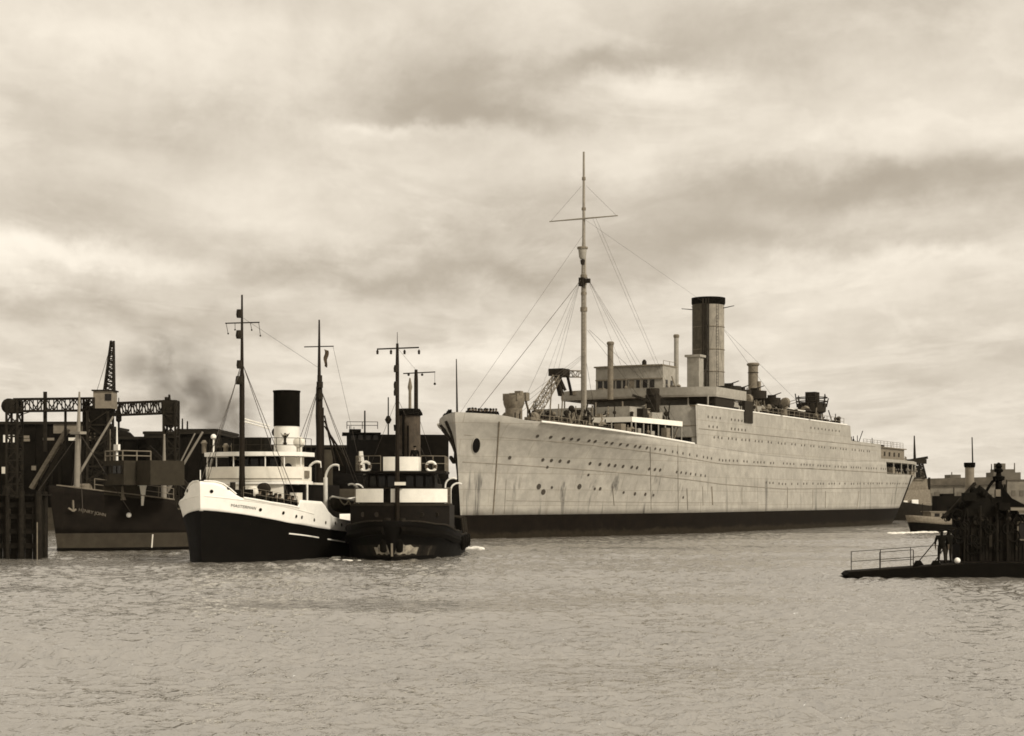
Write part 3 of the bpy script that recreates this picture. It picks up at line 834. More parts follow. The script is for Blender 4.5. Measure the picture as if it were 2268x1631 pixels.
    # soot and shade of the forward side, put into a darker plate round the casing
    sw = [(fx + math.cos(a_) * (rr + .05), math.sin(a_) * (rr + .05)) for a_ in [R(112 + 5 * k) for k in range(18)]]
    MB().wall(sw, 22.0, fz1 - .8, .03).build('soot_and_shade_plating', pbr('soot_shade_paint', (.10, .086, .064), .8, .1, grain=.45, gscale=1.4, streak=.9), fn)
    mb = MB()
    for k in range(30): mb.box(fx - rr * .62 - .02, fx - rr * .62 + .02, -rr * .8 - .25, -rr * .8 + .05, 18.5 + k * .42, 18.53 + k * .42)
    for y in (-rr * .8 - .25, -rr * .8 + .05): mb.tube((fx - rr * .62, y, 18), (fx - rr * .62, y, fz1 - 1), .025, n=5)
    mb.build('funnel_ladder', M_DKGREY, fn)
    for sg in (-1, 1):
        z = L.at(1569, 683, 0).z
        MB().tube((fx, sg * rr, z - .1), (fx - .3, sg * (rr + 1.7), z + .1), .07, .05, n=6).build('funnel_boom', M_DKGREY, fn)
    MB().path([(fx + 1.2, rr, fz1 - 1.2), (fx + 1.2, rr + .8, fz1 - .9)], .05).build('funnel_boom', M_DKGREY, fn)
    # ventilators
    def vent(u, vt, vb, w, y, cap=True, mat=M_LINER2, sq=False):
        p = L.at(u, vt, y); q = L.at(u, vb, y)
        Y = L.world(p).y; r = w / 2 / F * Y
        mb = MB()
        if sq: mb.box(p.x - r, p.x + r, y - r, y + r, min(q.z, 15.3), p.z)
        else: mb.lathe((p.x, y, 0), [(r, min(q.z, 16.5)), (r, p.z)], 18)
        o = mb.build('ventilator', mat, rt)
        if cap:
            if sq: MB().box(p.x - r * 1.3, p.x + r * 1.3, y - r * 1.3, y + r * 1.3, p.z, p.z + .3).build('ventilator_cowl', mat, o)
            else: MB().lathe((p.x, y, 0), [(r * 1.05, p.z - .35), (r * 1.28, p.z - .2), (r * 1.28, p.z), (r * .9, p.z + .12)], 18).build('ventilator_cowl', M_GREY, o)
        return o
    vent(1352, 759, 802, 13, 2.0, mat=M_GREY); vent(1498, 743, 850, 10.5, -1.0); vent(1540, 792, 848, 28, -3.0, sq=True)
    av = vent(1668, 806, 866, 22, 0.0, mat=M_GREY); p = L.at(1668, 826, 0)
    MB().ring((p.x, 0, p.z), .78, .05, 'z', 18, 5).build('ventilator_band', M_DKGREY, av)
    vent(1681, 845, 880, 9, -1.6, cap=False, mat=M_GREY)
    # foremast
    m0 = L.at(1293, 945, 0); mx = m0.x
    zt = L.at(1289, 335, 0).z; zn = L.at(1290, 552, 0).z; zy = L.at(1290, 484, 0).z; zh = L.at(1290, 612, 0).z
    mast = MB().lathe((mx, 0, 0), [(.37, 9.5), (.35, 18), (.31, zh), (.25, zn), (.2, zn + 1), (.12, zt)], 14).build('foremast', M_MASTG, rt)
    for v, r_, h_ in ((395, .22, .35), (462, .26, .3), (612, .40, .4), (628, .36, .3), (650, .35, .3), (685, .42, .5)):
        z = L.at(1290, v, 0).z; MB().lathe((mx, 0, z), [(r_, -h_ / 2), (r_, h_ / 2)], 10).build('mast_band', M_GREY, mast)
    MB().lathe((mx - .35, 0, zn), [(.28, -1.2), (.42, -.9), (.52, .0), (.52, .1), (.45, .1)], 14).build('crows_nest', M_LINER2, mast)
    MB().lathe((mx - .35, 0, zn), [(.64, .02), (.64, .24)], 14).build('nest_rim', M_GREY, mast)
    MB().lathe((mx - .3, 0, zn - 1.5), [(.22, -.3), (.30, .2)], 10).build('nest_bracket', M_DKGREY, mast)
    MB().tube((mx - .15, 4.45, zy), (mx - .15, 0, zy), .06, .1).tube((mx - .15, 0, zy), (mx - .15, -4.45, zy), .1, .06).build('signal_yard', M_MASTG, mast)
    MB().beam((mx - .4, -.2, zh - .6), (mx - .4, -1.0, zh - .6), .3, .5).box(mx - .8, mx - .3, -.3, .3, zh - 1.2, zh - .2).build('masthead_light', M_DKGREY, mast)
    mb = MB(); 
    for y in (-.22, .12): mb.tube((mx - .34, y, 12), (mx - .2, y, zn - 1.3), .022, n=4)
    for k in range(46): mb.tube((mx - .33, -.22, 12.3 + .45 * k), (mx - .33, .12, 12.3 + .45 * k), .018, n=4)
    mb.build('mast_ladder', M_GREY, mast)
    w = MB(); top = Vector((mx, 0, zh))
    for (x, y) in ((mx + 3, -9.6), (mx + 5.5, -9.7), (mx + 8, -9.8), (mx + 3, 9.6), (mx + 5.5, 9.7), (mx + 8, 9.8), (mx - 2, 9.3), (mx - 2, -9.2)):
        w.tube(top + Vector((0, .35 if y > 0 else -.35, 0)), (x, y, 11.2), .015, n=4)
    w.tube(top, (3.4, 0, 12.8), .03, n=5); w.tube(top + Vector((0, 0, 5)), (1.0, 0.3, 13), .02, n=4)
    w.tube((mx, 0, zy), (fx, 0, fz1 - 1), .014, n=4)
    w.tube((mx - .15, -1.2, zy), (47, -3.2, 18), .016, n=4); w.tube((mx - .15, -1.6, zy), (47, -3.6, 18), .016, n=4)
    w.tube((mx - .15, 4.3, zy), (mx, .3, zt - 4), .014, n=4); w.tube((mx - .15, -4.3, zy), (mx, -.3, zt - 4), .014, n=4)
    for (y0_, y1_) in ((-1.6, -4.2), (1.2, 3.0), (-2.4, -7.4)): w.tube((mx, y0_ * .3, 24), (39.0, y1_, 15.2), .02, n=4); w.tube((39.0, y1_, 15.2), (38.5, y1_ - 1.5, 11), .02, n=4)
    for y in (-3.5, -1, 2): w.tube((8, y * .4, 12), (mx - .2, y * .1, 21), .018, n=4)
    for x_ in (46, 50, 54): w.tube((x_, -8.5, 17.9), (fx, -1.2, fz1 - 2), .014, n=4)
    for x_ in (76, 90): w.tube((x_, -9.5, 15.4), (fx + 1, -1.6, fz1 - 4), .018, n=4)
    w.build('standing_rigging', M_WIRE, rt)
    # jackstaff
    p = L.at(1007, 795, 0); MB().tube((-.2, 0, 12.9), (-.35, 0, p.z), .11, .05, n=8).build('jackstaff', M_DKGREY, rt)
    # forecastle gun platform: pedestal and tub, with strut
    p = L.at(1138, 884, 1.2)
    gp = MB().lathe((p.x, p.y, 0), [(.95, 11.0), (.95, p.z - .55)], 16).build('gun_pedestal', M_GREY, rt)
    MB().lathe((p.x, p.y, 0), [(.98, p.z - 1.0), (1.15, p.z - .55), (1.2, p.z + .35), (1.12, p.z + .35), (1.12, p.z - .4)], 12).build('gun_tub', M_GREY, gp)
    mb = MB(); mb.tube((p.x - .1, p.y, p.z - .2), (p.x - .2, p.y, p.z + .6), .28, .2, n=8); mb.tube((p.x - .6, p.y + .2, p.z + .55), (p.x + 1.1, p.y - .9, p.z + .65), .09, n=6); mb.box(p.x - .9, p.x + .9, p.y - .9, p.y + .9, p.z - .2, p.z + .55); mb.box(p.x - .4, p.x + .3, p.y - 1.0, p.y - .3, p.z + .4, p.z + .85); mb.build('gun', M_GREY, gp)
    a = L.at(1162, 880, 0.5); b_ = L.at(1180, 942, 0.5); MB().beam(a, b_, .18).box(a.x - .4, a.x + .4, a.y - .4, a.y + .4, a.z - .4, a.z + .5).build('derrick_post', M_GREY, rt)
    # windlass, bitts, ventilators on the forecastle
    mb = MB(); mb.lathe((8.0, 0, 11.9), [(.7, -1.6), (.7, 1.6)], 12, axis='y'); mb.box(7.2, 8.8, -1.2, 1.2, 11, 12.2); mb.lathe((8, -2.1, 11.9), [(.45, -.3), (.3, 0), (.45, .3)], 12, axis='y'); mb.build('anchor_windlass', M_DKGREY, rt)
    mb = MB()
    for x, y in ((6.0, -4.3), (6.7, -4.5), (13, -6.6), (13.8, -6.7), (5, 3.4), (5.7, 3.6)): mb.lathe((x, y, 11), [(.22, 0), (.22, .9), (.3, .95), (.3, 1.1)], 10)
    mb.build('mooring_bitts', M_DKGREY, rt)
    mb = MB()
    for x, y, h in ((14, -1.5, 13.0), (15.5, 2.5, 13.2)):
        mb.lathe((x, y, 0), [(.35, 11), (.35, h - .4)], 12); mb.lathe((x - .2, y, h), [(.2, -.3), (.55, -.25), (.62, .35)], 12, axis='x')
    mb.build('cowl_ventilator', M_GREY, rt)
    # forward lattice crane: sloping jib, head with sheaves, horizontal girder back to the mast
    a, b_ = L.at(1184, 915, 2.0), L.at(1238, 828, 3.0); c = L.at(1290, 829, 1.0)
    cr = MB().truss(a, b_, (1.0, .8), (.9, .6), 9, .045).build('crane_jib', M_GREY, rt)
    MB().truss(b_, c, .5, .75, 5, .05).build('crane_girder', M_GREY, cr)
    mb = MB(); mb.box(b_.x - 1.0, b_.x + .9, b_.y - 1, b_.y + .9, b_.z - .3, b_.z + .55); mb.beam(b_ + Vector((0, 0, -.3)), b_ + Vector((.5, -.6, -2.0)), .3); mb.beam(b_ + Vector((.4, -.9, -.2)), b_ + Vector((1.4, -1.0, -2.5)), .25); mb.beam(b_ + Vector((0, .3, -.3)), b_ + Vector((0, -.3, -2.6)), .7, .5); mb.build('crane_head', M_DKGREY, cr)
    mb = MB(); mb.beam(b_ + Vector((-.6, .6, -.2)), (b_.x - 1.5, b_.y + .6, 11.5), .12); mb.beam(b_ + Vector((-.2, -.6, -2.4)), (b_.x - .6, b_.y - .5, 11.5), .12); mb.build('crane_leg', M_GREY, cr)
    # mast house and its platform, cross-bunks and derrick booms
    mh = MB().box(mx - 2.2, mx + 3.4, -3.2, 3.2, 9.6, 12.3).build('mast_house', M_GREY, rt)
    MB().box(mx - 3.2, mx + 3.9, -4.6, 4.2, 12.3, 12.6).build('mast_house_roof', M_GREY, mh)
    mb = MB(); mb.box(mx - 2.27, mx - 2.1, -2.6, -.7, 10.2, 12.0); mb.box(mx - 2.27, mx - 2.1, .6, 2.5, 10.2, 12.0); mb.build('mast_house_door', M_HOLE, mh)
    mb = MB(); mb.tube((mx - 3, -4.3, 10), (mx - 3, -4.3, 12.4), .1).tube((mx - 3, 4, 10), (mx - 3, 4, 12.4), .1); mb.rail([(mx - 3.2, 4, 12.6), (mx - 3.2, -4.5, 12.6), (mx + 3.6, -4.5, 12.6)], .9, 2, .03, 1.5); mb.build('railing', M_GREY, mh)
    for (y0_, y1_, z0_, z1_, x1_) in ((-1.6, -4.2, 13.6, 15.6, 41), (-.8, -1.8, 13.4, 15.2, 41.5), (1.2, 3.0, 13.5, 15.4, 41), (-2.4, -7.4, 13.4, 14.6, 40.5)):
        MB().tube((mx + .6, y0_, z0_), (x1_ - 1.5, y1_, z1_), .2, .12, n=8).build('derrick_boom', M_MASTG, rt)
    mb = MB(); mb.truss((mx + 1, -5.2, 14.0), (40.2, -5.2, 14.9), .6, .8, 6, .05); mb.build('stowed_gangway', M_GREY, rt)
    mb = MB(); mb.box(36.6, 38, -6.3, -4.9, 13.2, 16.6); mb.beam((36.6, -5.6, 15.8), (36.2, -3.4, 16.6), .3); mb.lathe((37.2, -5.6, 16.6), [(.8, 0), (.8, .8)], 10); mb.build('cargo_winch_post', M_DKGREY, rt)
    for (x, y, z, k) in ((24, -3.2, 10.3, 1), (33.5, 3.0, 10, 1), (35, -3.0, 13.4, .8), (26, 3, 10.2, 1)):
        mb = MB(); mb.box(x - 1.1 * k, x + 1.1 * k, y - .9 * k, y + .9 * k, z - .4, z + .15); mb.lathe((x, y, z + .6), [(.5 * k, -.9), (.5 * k, .9)], 12, axis='y'); mb.lathe((x + .8 * k, y, z + .5), [(.3, -1.1), (.3, 1.1)], 10, axis='y'); mb.build('cargo_winch', M_DKGREY, rt)
    # shelter over the well deck on the port side: white-edged roof on stanchions
    x0_, x1_ = 22.9, 36.2; pr = [(x0_, -4.3), (x0_, -9.2), (29, -9.65), (x1_, -9.8), (x1_, -4.3)]
    sh = MB().prism(pr, 13.05, 13.2).build('shelter_roof', M_LINER2, rt)
    MB().wall([(x0_, -4.3), (x0_, -9.2), (29, -9.65), (x1_, -9.8)], 12.72, 13.3, .08).build('shelter_fascia', M_WHITE2, sh)
    for x, y in ((x0_, -9.15), (x0_ + 1.0, -9.2), (x0_ + 3, -9.3), (x0_ + 4.9, -9.4), (x0_ + 6.8, -9.5), (x0_ + 8.6, -9.6), (x0_ + 10.6, -9.65), (x1_, -9.7), (x0_, -6.7), (x0_, -4.4)):
        o = MB().tube((0, 0, 9.8), (0, 0, 12.8), .09, n=6).build('shelter_stanchion', M_LINER2, sh); o.location = (x, y, 0)
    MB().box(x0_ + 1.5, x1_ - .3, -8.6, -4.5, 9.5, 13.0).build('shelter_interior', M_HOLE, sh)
    for (a_, b_, c_, d_) in ((5, 6.2, -9.3, 11.9), (9, 10.8, -9.4, 11.5), (2, 2.8, -9.1, 12.1)): MB().box(x0_ + a_, x0_ + b_, c_, -8.7, 9.6, d_).build('deck_locker', M_LINER2, sh)
    MB().box(25, 28.5, -8, -5.2, 13.2, 14.6).build('roof_locker', M_LINER2, sh); MB().box(31, 34, -8.2, -5.5, 13.2, 14.2).build('roof_locker', M_LINER2, sh)
    MB().rail([(7.2, -5.7, 11.95), (10, -6.5, 11.85), (14, -7.5, 11.6), (20, -8.7, 11.3), (22.8, -9.1, 11.1)], .9, 2, .03, 1.6).build('railing', M_GREY, rt)
    # boat deck fittings: gun platforms on trestles, searchlight, after director tower
    def tub(u, v, y, r, legs=True):
        p = L.at(u, v, y)
        o = MB().lathe((p.x, y, p.z), [(r * .9, -.5), (r, -.35), (r, .7), (r - .1, .7), (r - .1, -.3)], 16).build('gun_tub', M_DKGREY, rt)
        mb = MB(); mb.lathe((p.x, y, p.z), [(.35, -.3), (.25, 1.0)], 8); mb.tube((p.x - .4, y, p.z + .9), (p.x + 1.5, y - .8, p.z + 1.5), .1, .06, n=6); mb.box(p.x - .5, p.x + .3, y - .5, y + .5, p.z + .6, p.z + 1.1); mb.build('gun', M_DKGREY, o)
        if legs:
            mb = MB()
            for a_ in range(4):
                t_ = a_ * math.pi / 2 + .5; c_, s_ = math.cos(t_) * r * .75, math.sin(t_) * r * .75
                mb.beam((p.x + c_, y + s_, p.z - .4), (p.x + c_ * 1.3, y + s_ * 1.3, 15.3), .16)
                mb.beam((p.x + c_, y + s_, p.z - .4), (p.x - s_ * 1.2, y + c_ * 1.2, 15.3), .09)
            mb.build('trestle', M_GREY, o)
        return p
    tub(1615, 868, -6.5, 1.6); tub(1641, 876, -6.0, 1.4); tub(1672, 878, -6.5, 1.6); tub(1710, 893, -7.2, 1.2)
    p = L.at(1798, 905, -2)
    dt = MB().lathe((p.x, -2, 0), [(1.2, 15.3), (1.2, 17.6), (2.2, 18.0), (2.3, 19.4), (1.7, 19.5)], 14).build('director_tower', M_DKGREY, rt)
    mb = MB()
    for k in range(10):
        t_ = k * .63; mb.beam((p.x + math.cos(t_) * 2.3, -2 + math.sin(t_) * 2.3, 18.8), (p.x + math.cos(t_) * 2.6, -2 + math.sin(t_) * 2.6, 21.0 - .4 * (k % 3)), .14)
    mb.ring((p.x, -2, 20.3), 2.45, .09, 'z', 16, 5); mb.ring((p.x, -2, 19.7), 2.45, .09, 'z', 16, 5); mb.box(p.x - .9, p.x + 1.2, -2.9, -1.2, 19.5, 21.2); mb.beam((p.x - 2.6, -2, 19.2), (p.x + 3.0, -3.4, 19.4), .25); mb.build('director_rail', M_DKGREY, dt)
    mb = MB()
    for a_ in range(4):
        t_ = a_ * math.pi / 2 + .8; mb.beam((p.x + math.cos(t_) * 1.8, -2 + math.sin(t_) * 1.8, 18.2), (p.x + math.cos(t_) * 2.2, -2 + math.sin(t_) * 2.2, 15.3), .2)
    mb.build('trestle', M_GREY, dt)
    p = L.at(1776, 918, -5); mb = MB(); mb.lathe((p.x, -5, 0), [(.9, 16.3), (1.2, 16.6), (1.2, 17.6)], 12); mb.lathe((p.x, -5, 0), [(.4, 15.3), (.4, 16.4)], 8); mb.tube((p.x, -5, 17.5), (p.x - 1.6, -5.4, 18.4), .12, .08); mb.build('gun_tub', M_DKGREY, rt)
    w = MB(); w.tube(L.at(1715, 905, -3), L.at(1770, 890, -2), .05); w.tube(L.at(1715, 899, -3), L.at(1770, 884, -2), .05); w.build('guy_wire', M_WIRE, rt)
    mb = MB()
    for (u, v, wd, h, y) in ((1752, 930, 1.6, 1.0, -8), (1775, 932, 1.1, 1.3, -8), (1790, 930, 2.0, .9, -7), (1808, 932, 1.2, 1.4, -8), (1825, 936, 1.2, .7, -8.5), (1716, 925, 1.3, 1.4, -8), (1697, 918, 1.8, .8, -6)):
        p = L.at(u, v, y); MB().box(p.x - wd / 2, p.x + wd / 2, y - .6, y + .6, 15.3, 15.4 + h).build('deck_locker', M_DKGREY, rt)
    MB().rail([(58, -10.4, 15.35), (80, -10.5, 15.35), (99, -10.5, 15.35)], 1.0, 2, .03, 2.2).build('railing', M_GREY, rt)
    # small gear too jumbled to pick apart: lashings, reels, crates, rails, ventilator stumps
    rg = random.Random(31)
    def jumble(mat, n, xr, yf, zf, smin, smax):
        mb = MB()
        for _ in range(n):
            x = rg.uniform(*xr); y = yf(x); z = zf(x); k = rg.random(); s_ = rg.uniform(smin, smax)
            if k < .4: mb.box(x - s_ * .6, x + s_ * .6, y - s_ * .4, y + s_ * .4, z, z + s_ * rg.uniform(.5, 1.4))
            elif k < .6: mb.lathe((x, y, z), [(s_ * .35, 0), (s_ * .3, s_), (s_ * .5, s_ * 1.1), (s_ * .2, s_ * 1.4)], 8)
            elif k < .8: mb.beam((x, y, z), (x + rg.uniform(-1.6, 1.6), y + rg.uniform(-.8, .8), z + rg.uniform(.8, 2.4)), .12)
            else: mb.tube((x, y, z), (x, y, z + rg.uniform(.8, 2.2)), .07, n=5).ball((x, y, z + s_), s_ * .3, 6)
        o = mb.build('deck_gear', mat, rt); o['kind'] = 'stuff'
    side = lambda m, w: (lambda x: -max(H.hb(H.t(x, 11), 11) - m - rg.uniform(0, w), 0.2))
    jumble(M_DKGREY, 46, (5, 22), side(.6, 3.5), lambda x: interp([(5, 11.5), (22, 10.6)], x), .4, 1.1)
    jumble(M_GREY, 55, (8, 38), side(.8, 5), lambda x: interp([(6, 11.6), (22, 11), (38, 11.2)], x), .4, 1.1)
    jumble(M_DKGREY, 80, (22, 38), lambda x: rg.uniform(-8.5, 6), lambda x: rg.choice([10.4, 13.2, 13.2, 12.6]), .5, 1.3)
    jumble(M_GREY, 40, (24, 37), lambda x: rg.uniform(-8.5, 2), lambda x: 13.2, .4, 1.0)
    jumble(M_DKGREY, 90, (52, 99), lambda x: -rg.uniform(3.5, 9.8), lambda x: 15.4, .5, 1.5)
    jumble(M_GREY, 40, (52, 97), lambda x: -rg.uniform(4.5, 9.6), lambda x: 15.4, .5, 1.4)
    jumble(M_DKGREY, 24, (70, 96), lambda x: rg.uniform(-4, 3), lambda x: 17.6, .5, 1.3)
    jumble(M_GREY, 12, (43.9, 46), lambda x: rg.uniform(-9, 9), lambda x: 17.4, .3, .8)
    jumble(M_DKGREY, 26, (101, 115), lambda x: -rg.uniform(2, 9), lambda x: 12.95, .4, 1.0)
    jumble(M_DKGREY, 22, (118, 156), lambda x: -rg.uniform(1, 6), lambda x: 10.8 if x > 142 else 12.9, .4, 1.0)
    jumble(M_GREY, 20, (125, 155), lambda x: -(H.hb(H.t(x, 9), 9) - .6), lambda x: 8.1, .5, 1.2)
    # ventilator cowls on the boat deck
    for x, y, h in ((60, -6, 18.2), (66, -7.2, 17.6), (76, -5.2, 18.6), (88, -5.0, 18.4), (93, -6.4, 17.4)):
        MB().lathe((x, y, 0), [(.38, 15.4), (.38, h - .5)], 12).lathe((x - .25, y, h), [(.25, -.35), (.62, -.3), (.72, .35)], 12, axis='x').build('cowl_ventilator', M_GREY, rt)
    return L, H
LINER, LHULL = make_liner()
def liner_x(u, z):
    lo, hi = 0.2, 40.0
    for _ in range(40):
        m = (lo + hi) / 2; w = LINER.world(LHULL.pt(m, z, -1))
        if w.x / w.y * F + CU < u: lo = m
        else: hi = m
    return lo

def lifeboat(label, frame, loc, rz, length=7.5, beam=2.1, mat=None, cover=None, group=None, tilt=0.0, rope=False):
    """double-ended ship's boat slung from its davits"""
    o = thing('lifeboat', label, 'lifeboat', loc, rz, group)
    mb = MB(); n, m = 12, 7
    vs = []
    for i in range(n + 1):
        t = -1 + 2 * i / n; hw = beam / 2 * max(1 - abs(t) ** 2.4, 0.0); sh = 0.28 * t * t
        for j in range(m):
            a = math.pi * j / (m - 1)
            vs.append((t * length / 2, -math.cos(a) * hw, 0.9 + sh - math.sin(a) ** .7 * (0.9 + .1 * t * t) * (1 - .25 * abs(t) ** 4)))
    mb.add(vs, [(i * m + j, (i + 1) * m + j, (i + 1) * m + j + 1, i * m + j + 1) for i in range(n) for j in range(m - 1)])
    hull = mb.build('hull', mat or M_WHITE, o)
    md = hull.modifiers.new('planking', 'SOLIDIFY'); md.thickness = .05
    mb = MB(); g = [[], []]
    for i in range(n + 1):
        t = -1 + 2 * i / n; hw = beam / 2 * max(1 - abs(t) ** 2.4, 0.0)
        for k, sg in ((0, -1), (1, 1)): g[k].append((t * length / 2, sg * hw, .92 + .28 * t * t))
    mb.path(g[0], .07).path(g[1], .07); mb.build('gunwale', M_WHITE, o)
    if cover:
        mb = MB(); vs = []
        for i in range(n + 1):
            t = -1 + 2 * i / n; hw = beam / 2 * max(1 - abs(t) ** 2.4, 0.0)
            for j in range(5):
                f = -1 + j / 2; vs.append((t * length / 2, f * hw, .95 + .28 * t * t + .32 * (1 - f * f) * (1 - t * t)))
        mb.add(vs, [(i * 5 + j, (i + 1) * 5 + j, (i + 1) * 5 + j + 1, i * 5 + j + 1) for i in range(n) for j in range(4)]); mb.build('canvas_cover', cover, o)
    else:
        mb = MB()
        for x in (-2, -.7, .7, 2): mb.box(x * length / 7.5 - .12, x * length / 7.5 + .12, -beam * .42, beam * .42, .62, .68)
        mb.build('thwart', M_DECK, o)
    if rope:
        mb = MB()
        for i in range(6):
            pts = []
            for k in range(5):
                t = (-.85 + 1.7 * (i + k / 4) / 6); hw = beam / 2 * (1 - abs(t) ** 2.4) + .07
                pts.append((t * length / 2, -hw, .85 + .28 * t * t - .38 * math.sin(math.pi * k / 4)))
            mb.path(pts, .05, 5)
        mb.build('grab_line', M_ROPE, o)
    return o
for (u, y, lab) in ((1598, 7.5, 'grey boat stowed on the liner boat deck behind the funnel'),):
    p = LINER.world((LINER.at(u, 900, y).x, y, 16.0)); lifeboat(lab, None, p, R(90 - 28), 8.0, 2.4, M_GREY, M_WHITE2)
p = LINER.world((84, -7.9, 15.9)); lifeboat('small dark covered boat under the trestles amidships on the liner', None, p, R(62), 7.0, 2.0, M_DKGREY, M_GREY)

# people along the liner's forecastle rail
rp = random.Random(11)
for i in range(19):
    x = liner_x(1054 + i * 3.5 + rp.uniform(-1, 1), 12.3)
    p = LINER.world((x, -max(LHULL.hb(LHULL.t(x, 11.7), 11.7) - .45 - .5 * (i % 2), .3), 11.72 - x * .03))
    person('small dark figure leaning at the port bow rail of the pale liner', p, R(-62 + rp.uniform(-25, 25)), rp.choice(['lean', 'stand', 'stand']), 'people crowding the bow rail of the liner')
for i in range(11):
    x = 2.6 + i * 0.62
    b = LHULL.hb(LHULL.t(x, 11.7), 11.7) - .45
    p = LINER.world((x, b, 11.8 - x * .05))
    person('small dark figure at the shaded starboard bow rail of the pale liner', p, R(118 + rp.uniform(-25, 25)), rp.choice(['lean', 'stand']), 'people on the shaded side of the liner bow')
# ------------------------------------------------------------------ white-sided tug, port bow towards us
def solve_side(S, H, u, v):
    b = 2.0
    for _ in range(50):
        q = S.at(u, v, -b); b = 0.5 * b + 0.5 * H.hb(H.t(q.x, q.z), q.z)
    return S.at(u, v, -b)

def pole_mast(name, parent, x, y, z0, z1, r0, r1, mat):
    zm = z0 + (z1 - z0) * .62
    return MB().lathe((x, y, 0), [(r0, z0), (r0 * .85, zm), (r0 * .55, zm + .3), (r1, z1)], 12).build(name, mat, parent)

def disc_mesh(r, name='porthole_disc'):
    me = MB().lathe((0, 0, 0), [(r * 1.25, -0.05), (r * 1.25, 0.02), (r, 0.022)], 10).mesh(name)
    me.materials.append(M_GREY); me.materials.append(M_HOLE)
    for p in me.polygons:
        if p.normal.z > 0.9: p.material_index = 1
    return me

def make_white_tug():
    S = Ship('tugboat', 'tug with white bulwarks and black-topped white funnel, bow towards us', 'tug', -19.7, 105.7, 14.0)
    rt = S.root
    H = Hull(31, 8.0, lambda z: 0.15 - .05 * z, lambda z: 29.5 + 1.5 * min(max(z, 0) / 2, 1), (0.34, 0.20), 2.0, (0.92, 0.98), (0.35, 0.22), (0.8, 0.5), 4.2)
    H.kp = 1.2; H.tumble = .07
    zz = lambda a, b: ((640 + a * .736) / 1.806, (1120 + b * .736) / 1.806)
    def curve(pts):
        out = []
        for a, b in pts:
            q = solve_side(S, H, *zz(a, b)); out.append((q.x, q.z))
        out.sort(); return out
    ZC = curve([(260, 1257), (330, 1264), (450, 1278), (560, 1297), (700, 1325), (850, 1350), (1010, 1372)])
    ZC = [(-.2, ZC[0][1] + .02)] + ZC + [(26, 1.7), (31, 1.9)]
    ZW = lambda x: interp(ZC, x)
    TOP = curve([(255, 1095), (300, 1097), (345, 1110), (380, 1135), (415, 1166), (450, 1186), (600, 1212), (757, 1240), (762, 1196), (880, 1205), (897, 1225), (915, 1258), (940, 1285), (975, 1298), (1045, 1310)])
    TOP = [(-.2, TOP[0][1] + .02)] + TOP + [(24, 2.6), (31, 2.9)]
    XT = [a for a, b in TOP]; XSTEP = XT[8]
    top = lambda x: interp(TOP, x)
    DZ = lambda x: sminterp([(0, 3.4), (7, 2.5), (14, 1.9), (31, 2.0)], x)
    H.band('lower_hull', lambda x: -1.2, ZW, 8, M_BLACK, rt, nt=60)
    hu = H.band('bulwark', ZW, top, 8, M_WHITE, rt, nt=70, thick=.07, xs=XT)
    H.deck('deck', DZ, M_DECK, rt, inset=.1)
    H.strake('rubbing_strake', lambda x: interp([(0, 4.28), (XT[6], TOP[6][1] - .12), (XT[8], TOP[8][1] - .14), (9.5, 3.05)], x), 0.1, 9.5, .035, M_WHITE, hu, sides=(-1, 1))
    H.strake('bulwark_rail', lambda x: top(x) + .02, XT[6] + .05, XSTEP - .05, .07, M_WHITE, hu)
    H.strake('bulwark_rail', lambda x: top(x) + .02, 0.05, XT[5], .05, M_WHITE, hu, sides=(-1, 1))
    H.strake('belting', ZW, .1, 30, .05, M_BLACK, rt, sides=(-1, 1))
    for a, b in ((6.0, 10.4), (12.2, 16.6)): H.strake('belting_highlight', lambda x: 1.78 - .082 * (x - 6), a, b, .05, M_WHITE, rt)  # lit top edge of the belting, put on as white strips
    PM_ = disc_mesh(.095)
    for (zu, zv) in ((555, 1262), (685, 1280), (758, 1300), (790, 1305), (860, 1320), (925, 1335), (980, 1338), (1015, 1348), (278, 1158), (375, 1138)):
        q = solve_side(S, H, (650 + zu * .705) / 1.806, (1150 + zv * .705) / 1.806)
        n = H.normal(q.x, q.z, -1); p = H.pt(q.x, q.z, -1)
        o = inst('porthole', PM_, hu, p + n * .01); o.rotation_euler = n.to_track_quat('Z', 'Y').to_euler()
    n = H.normal(1.2, 4.6, 1); o = inst('porthole', PM_, hu, H.pt(1.2, 4.6, 1) + n * .01); o.rotation_euler = n.to_track_quat('Z', 'Y').to_euler()
    q = solve_side(S, H, 511.5, 1121); q2 = solve_side(S, H, 566, 1128)
    lettering('name_lettering', 'MASTERMAN', H, q.x, q.z - .04, .26, q2.x - q.x, (q2.z - q.z) / (q2.x - q.x), M_DKGREY, hu)
    MB().tube((-.05, 0, 5.3), (-.05, 0, 5.9), .03).build('stem_post', M_WHITE, rt)
    # house, bridge
    hp = [(7.45 + .5 * (y / 2.4) ** 2, y) for y in (-2.4, -1.6, -.8, 0, .8, 1.6, 2.4)]
    dh = MB().prism(hp + [(10.9, 2.4), (10.9, -2.4)], 1.9, 5.15).build('deckhouse', M_CREAM, rt)
    fc = lambda d, hw: [(7.1 - d + 1.5 * (abs(y) / hw) ** 2.2, y) for y in [(-hw + 2 * hw * k / 16) for k in range(17)]]
    bd = MB().prism(fc(0, 3.55) + [(10.5, 3.55), (10.5, -3.55)], 5.08, 5.28).build('bridge_deck', M_WHITE, rt)
    MB().wall([(x_ + .10, y_) for x_, y_ in fc(0, 3.3) if y_ > -1.75] + [(9.8, 3.3)], 2.9, 5.1, .08).build('house_front', M_CREAM, dh)
    MB().wall([(10.3, -3.5)] + fc(0, 3.5) + [(10.3, 3.5)], 5.28, 6.26, .07).build('bridge_dodger', M_CREAM, bd)
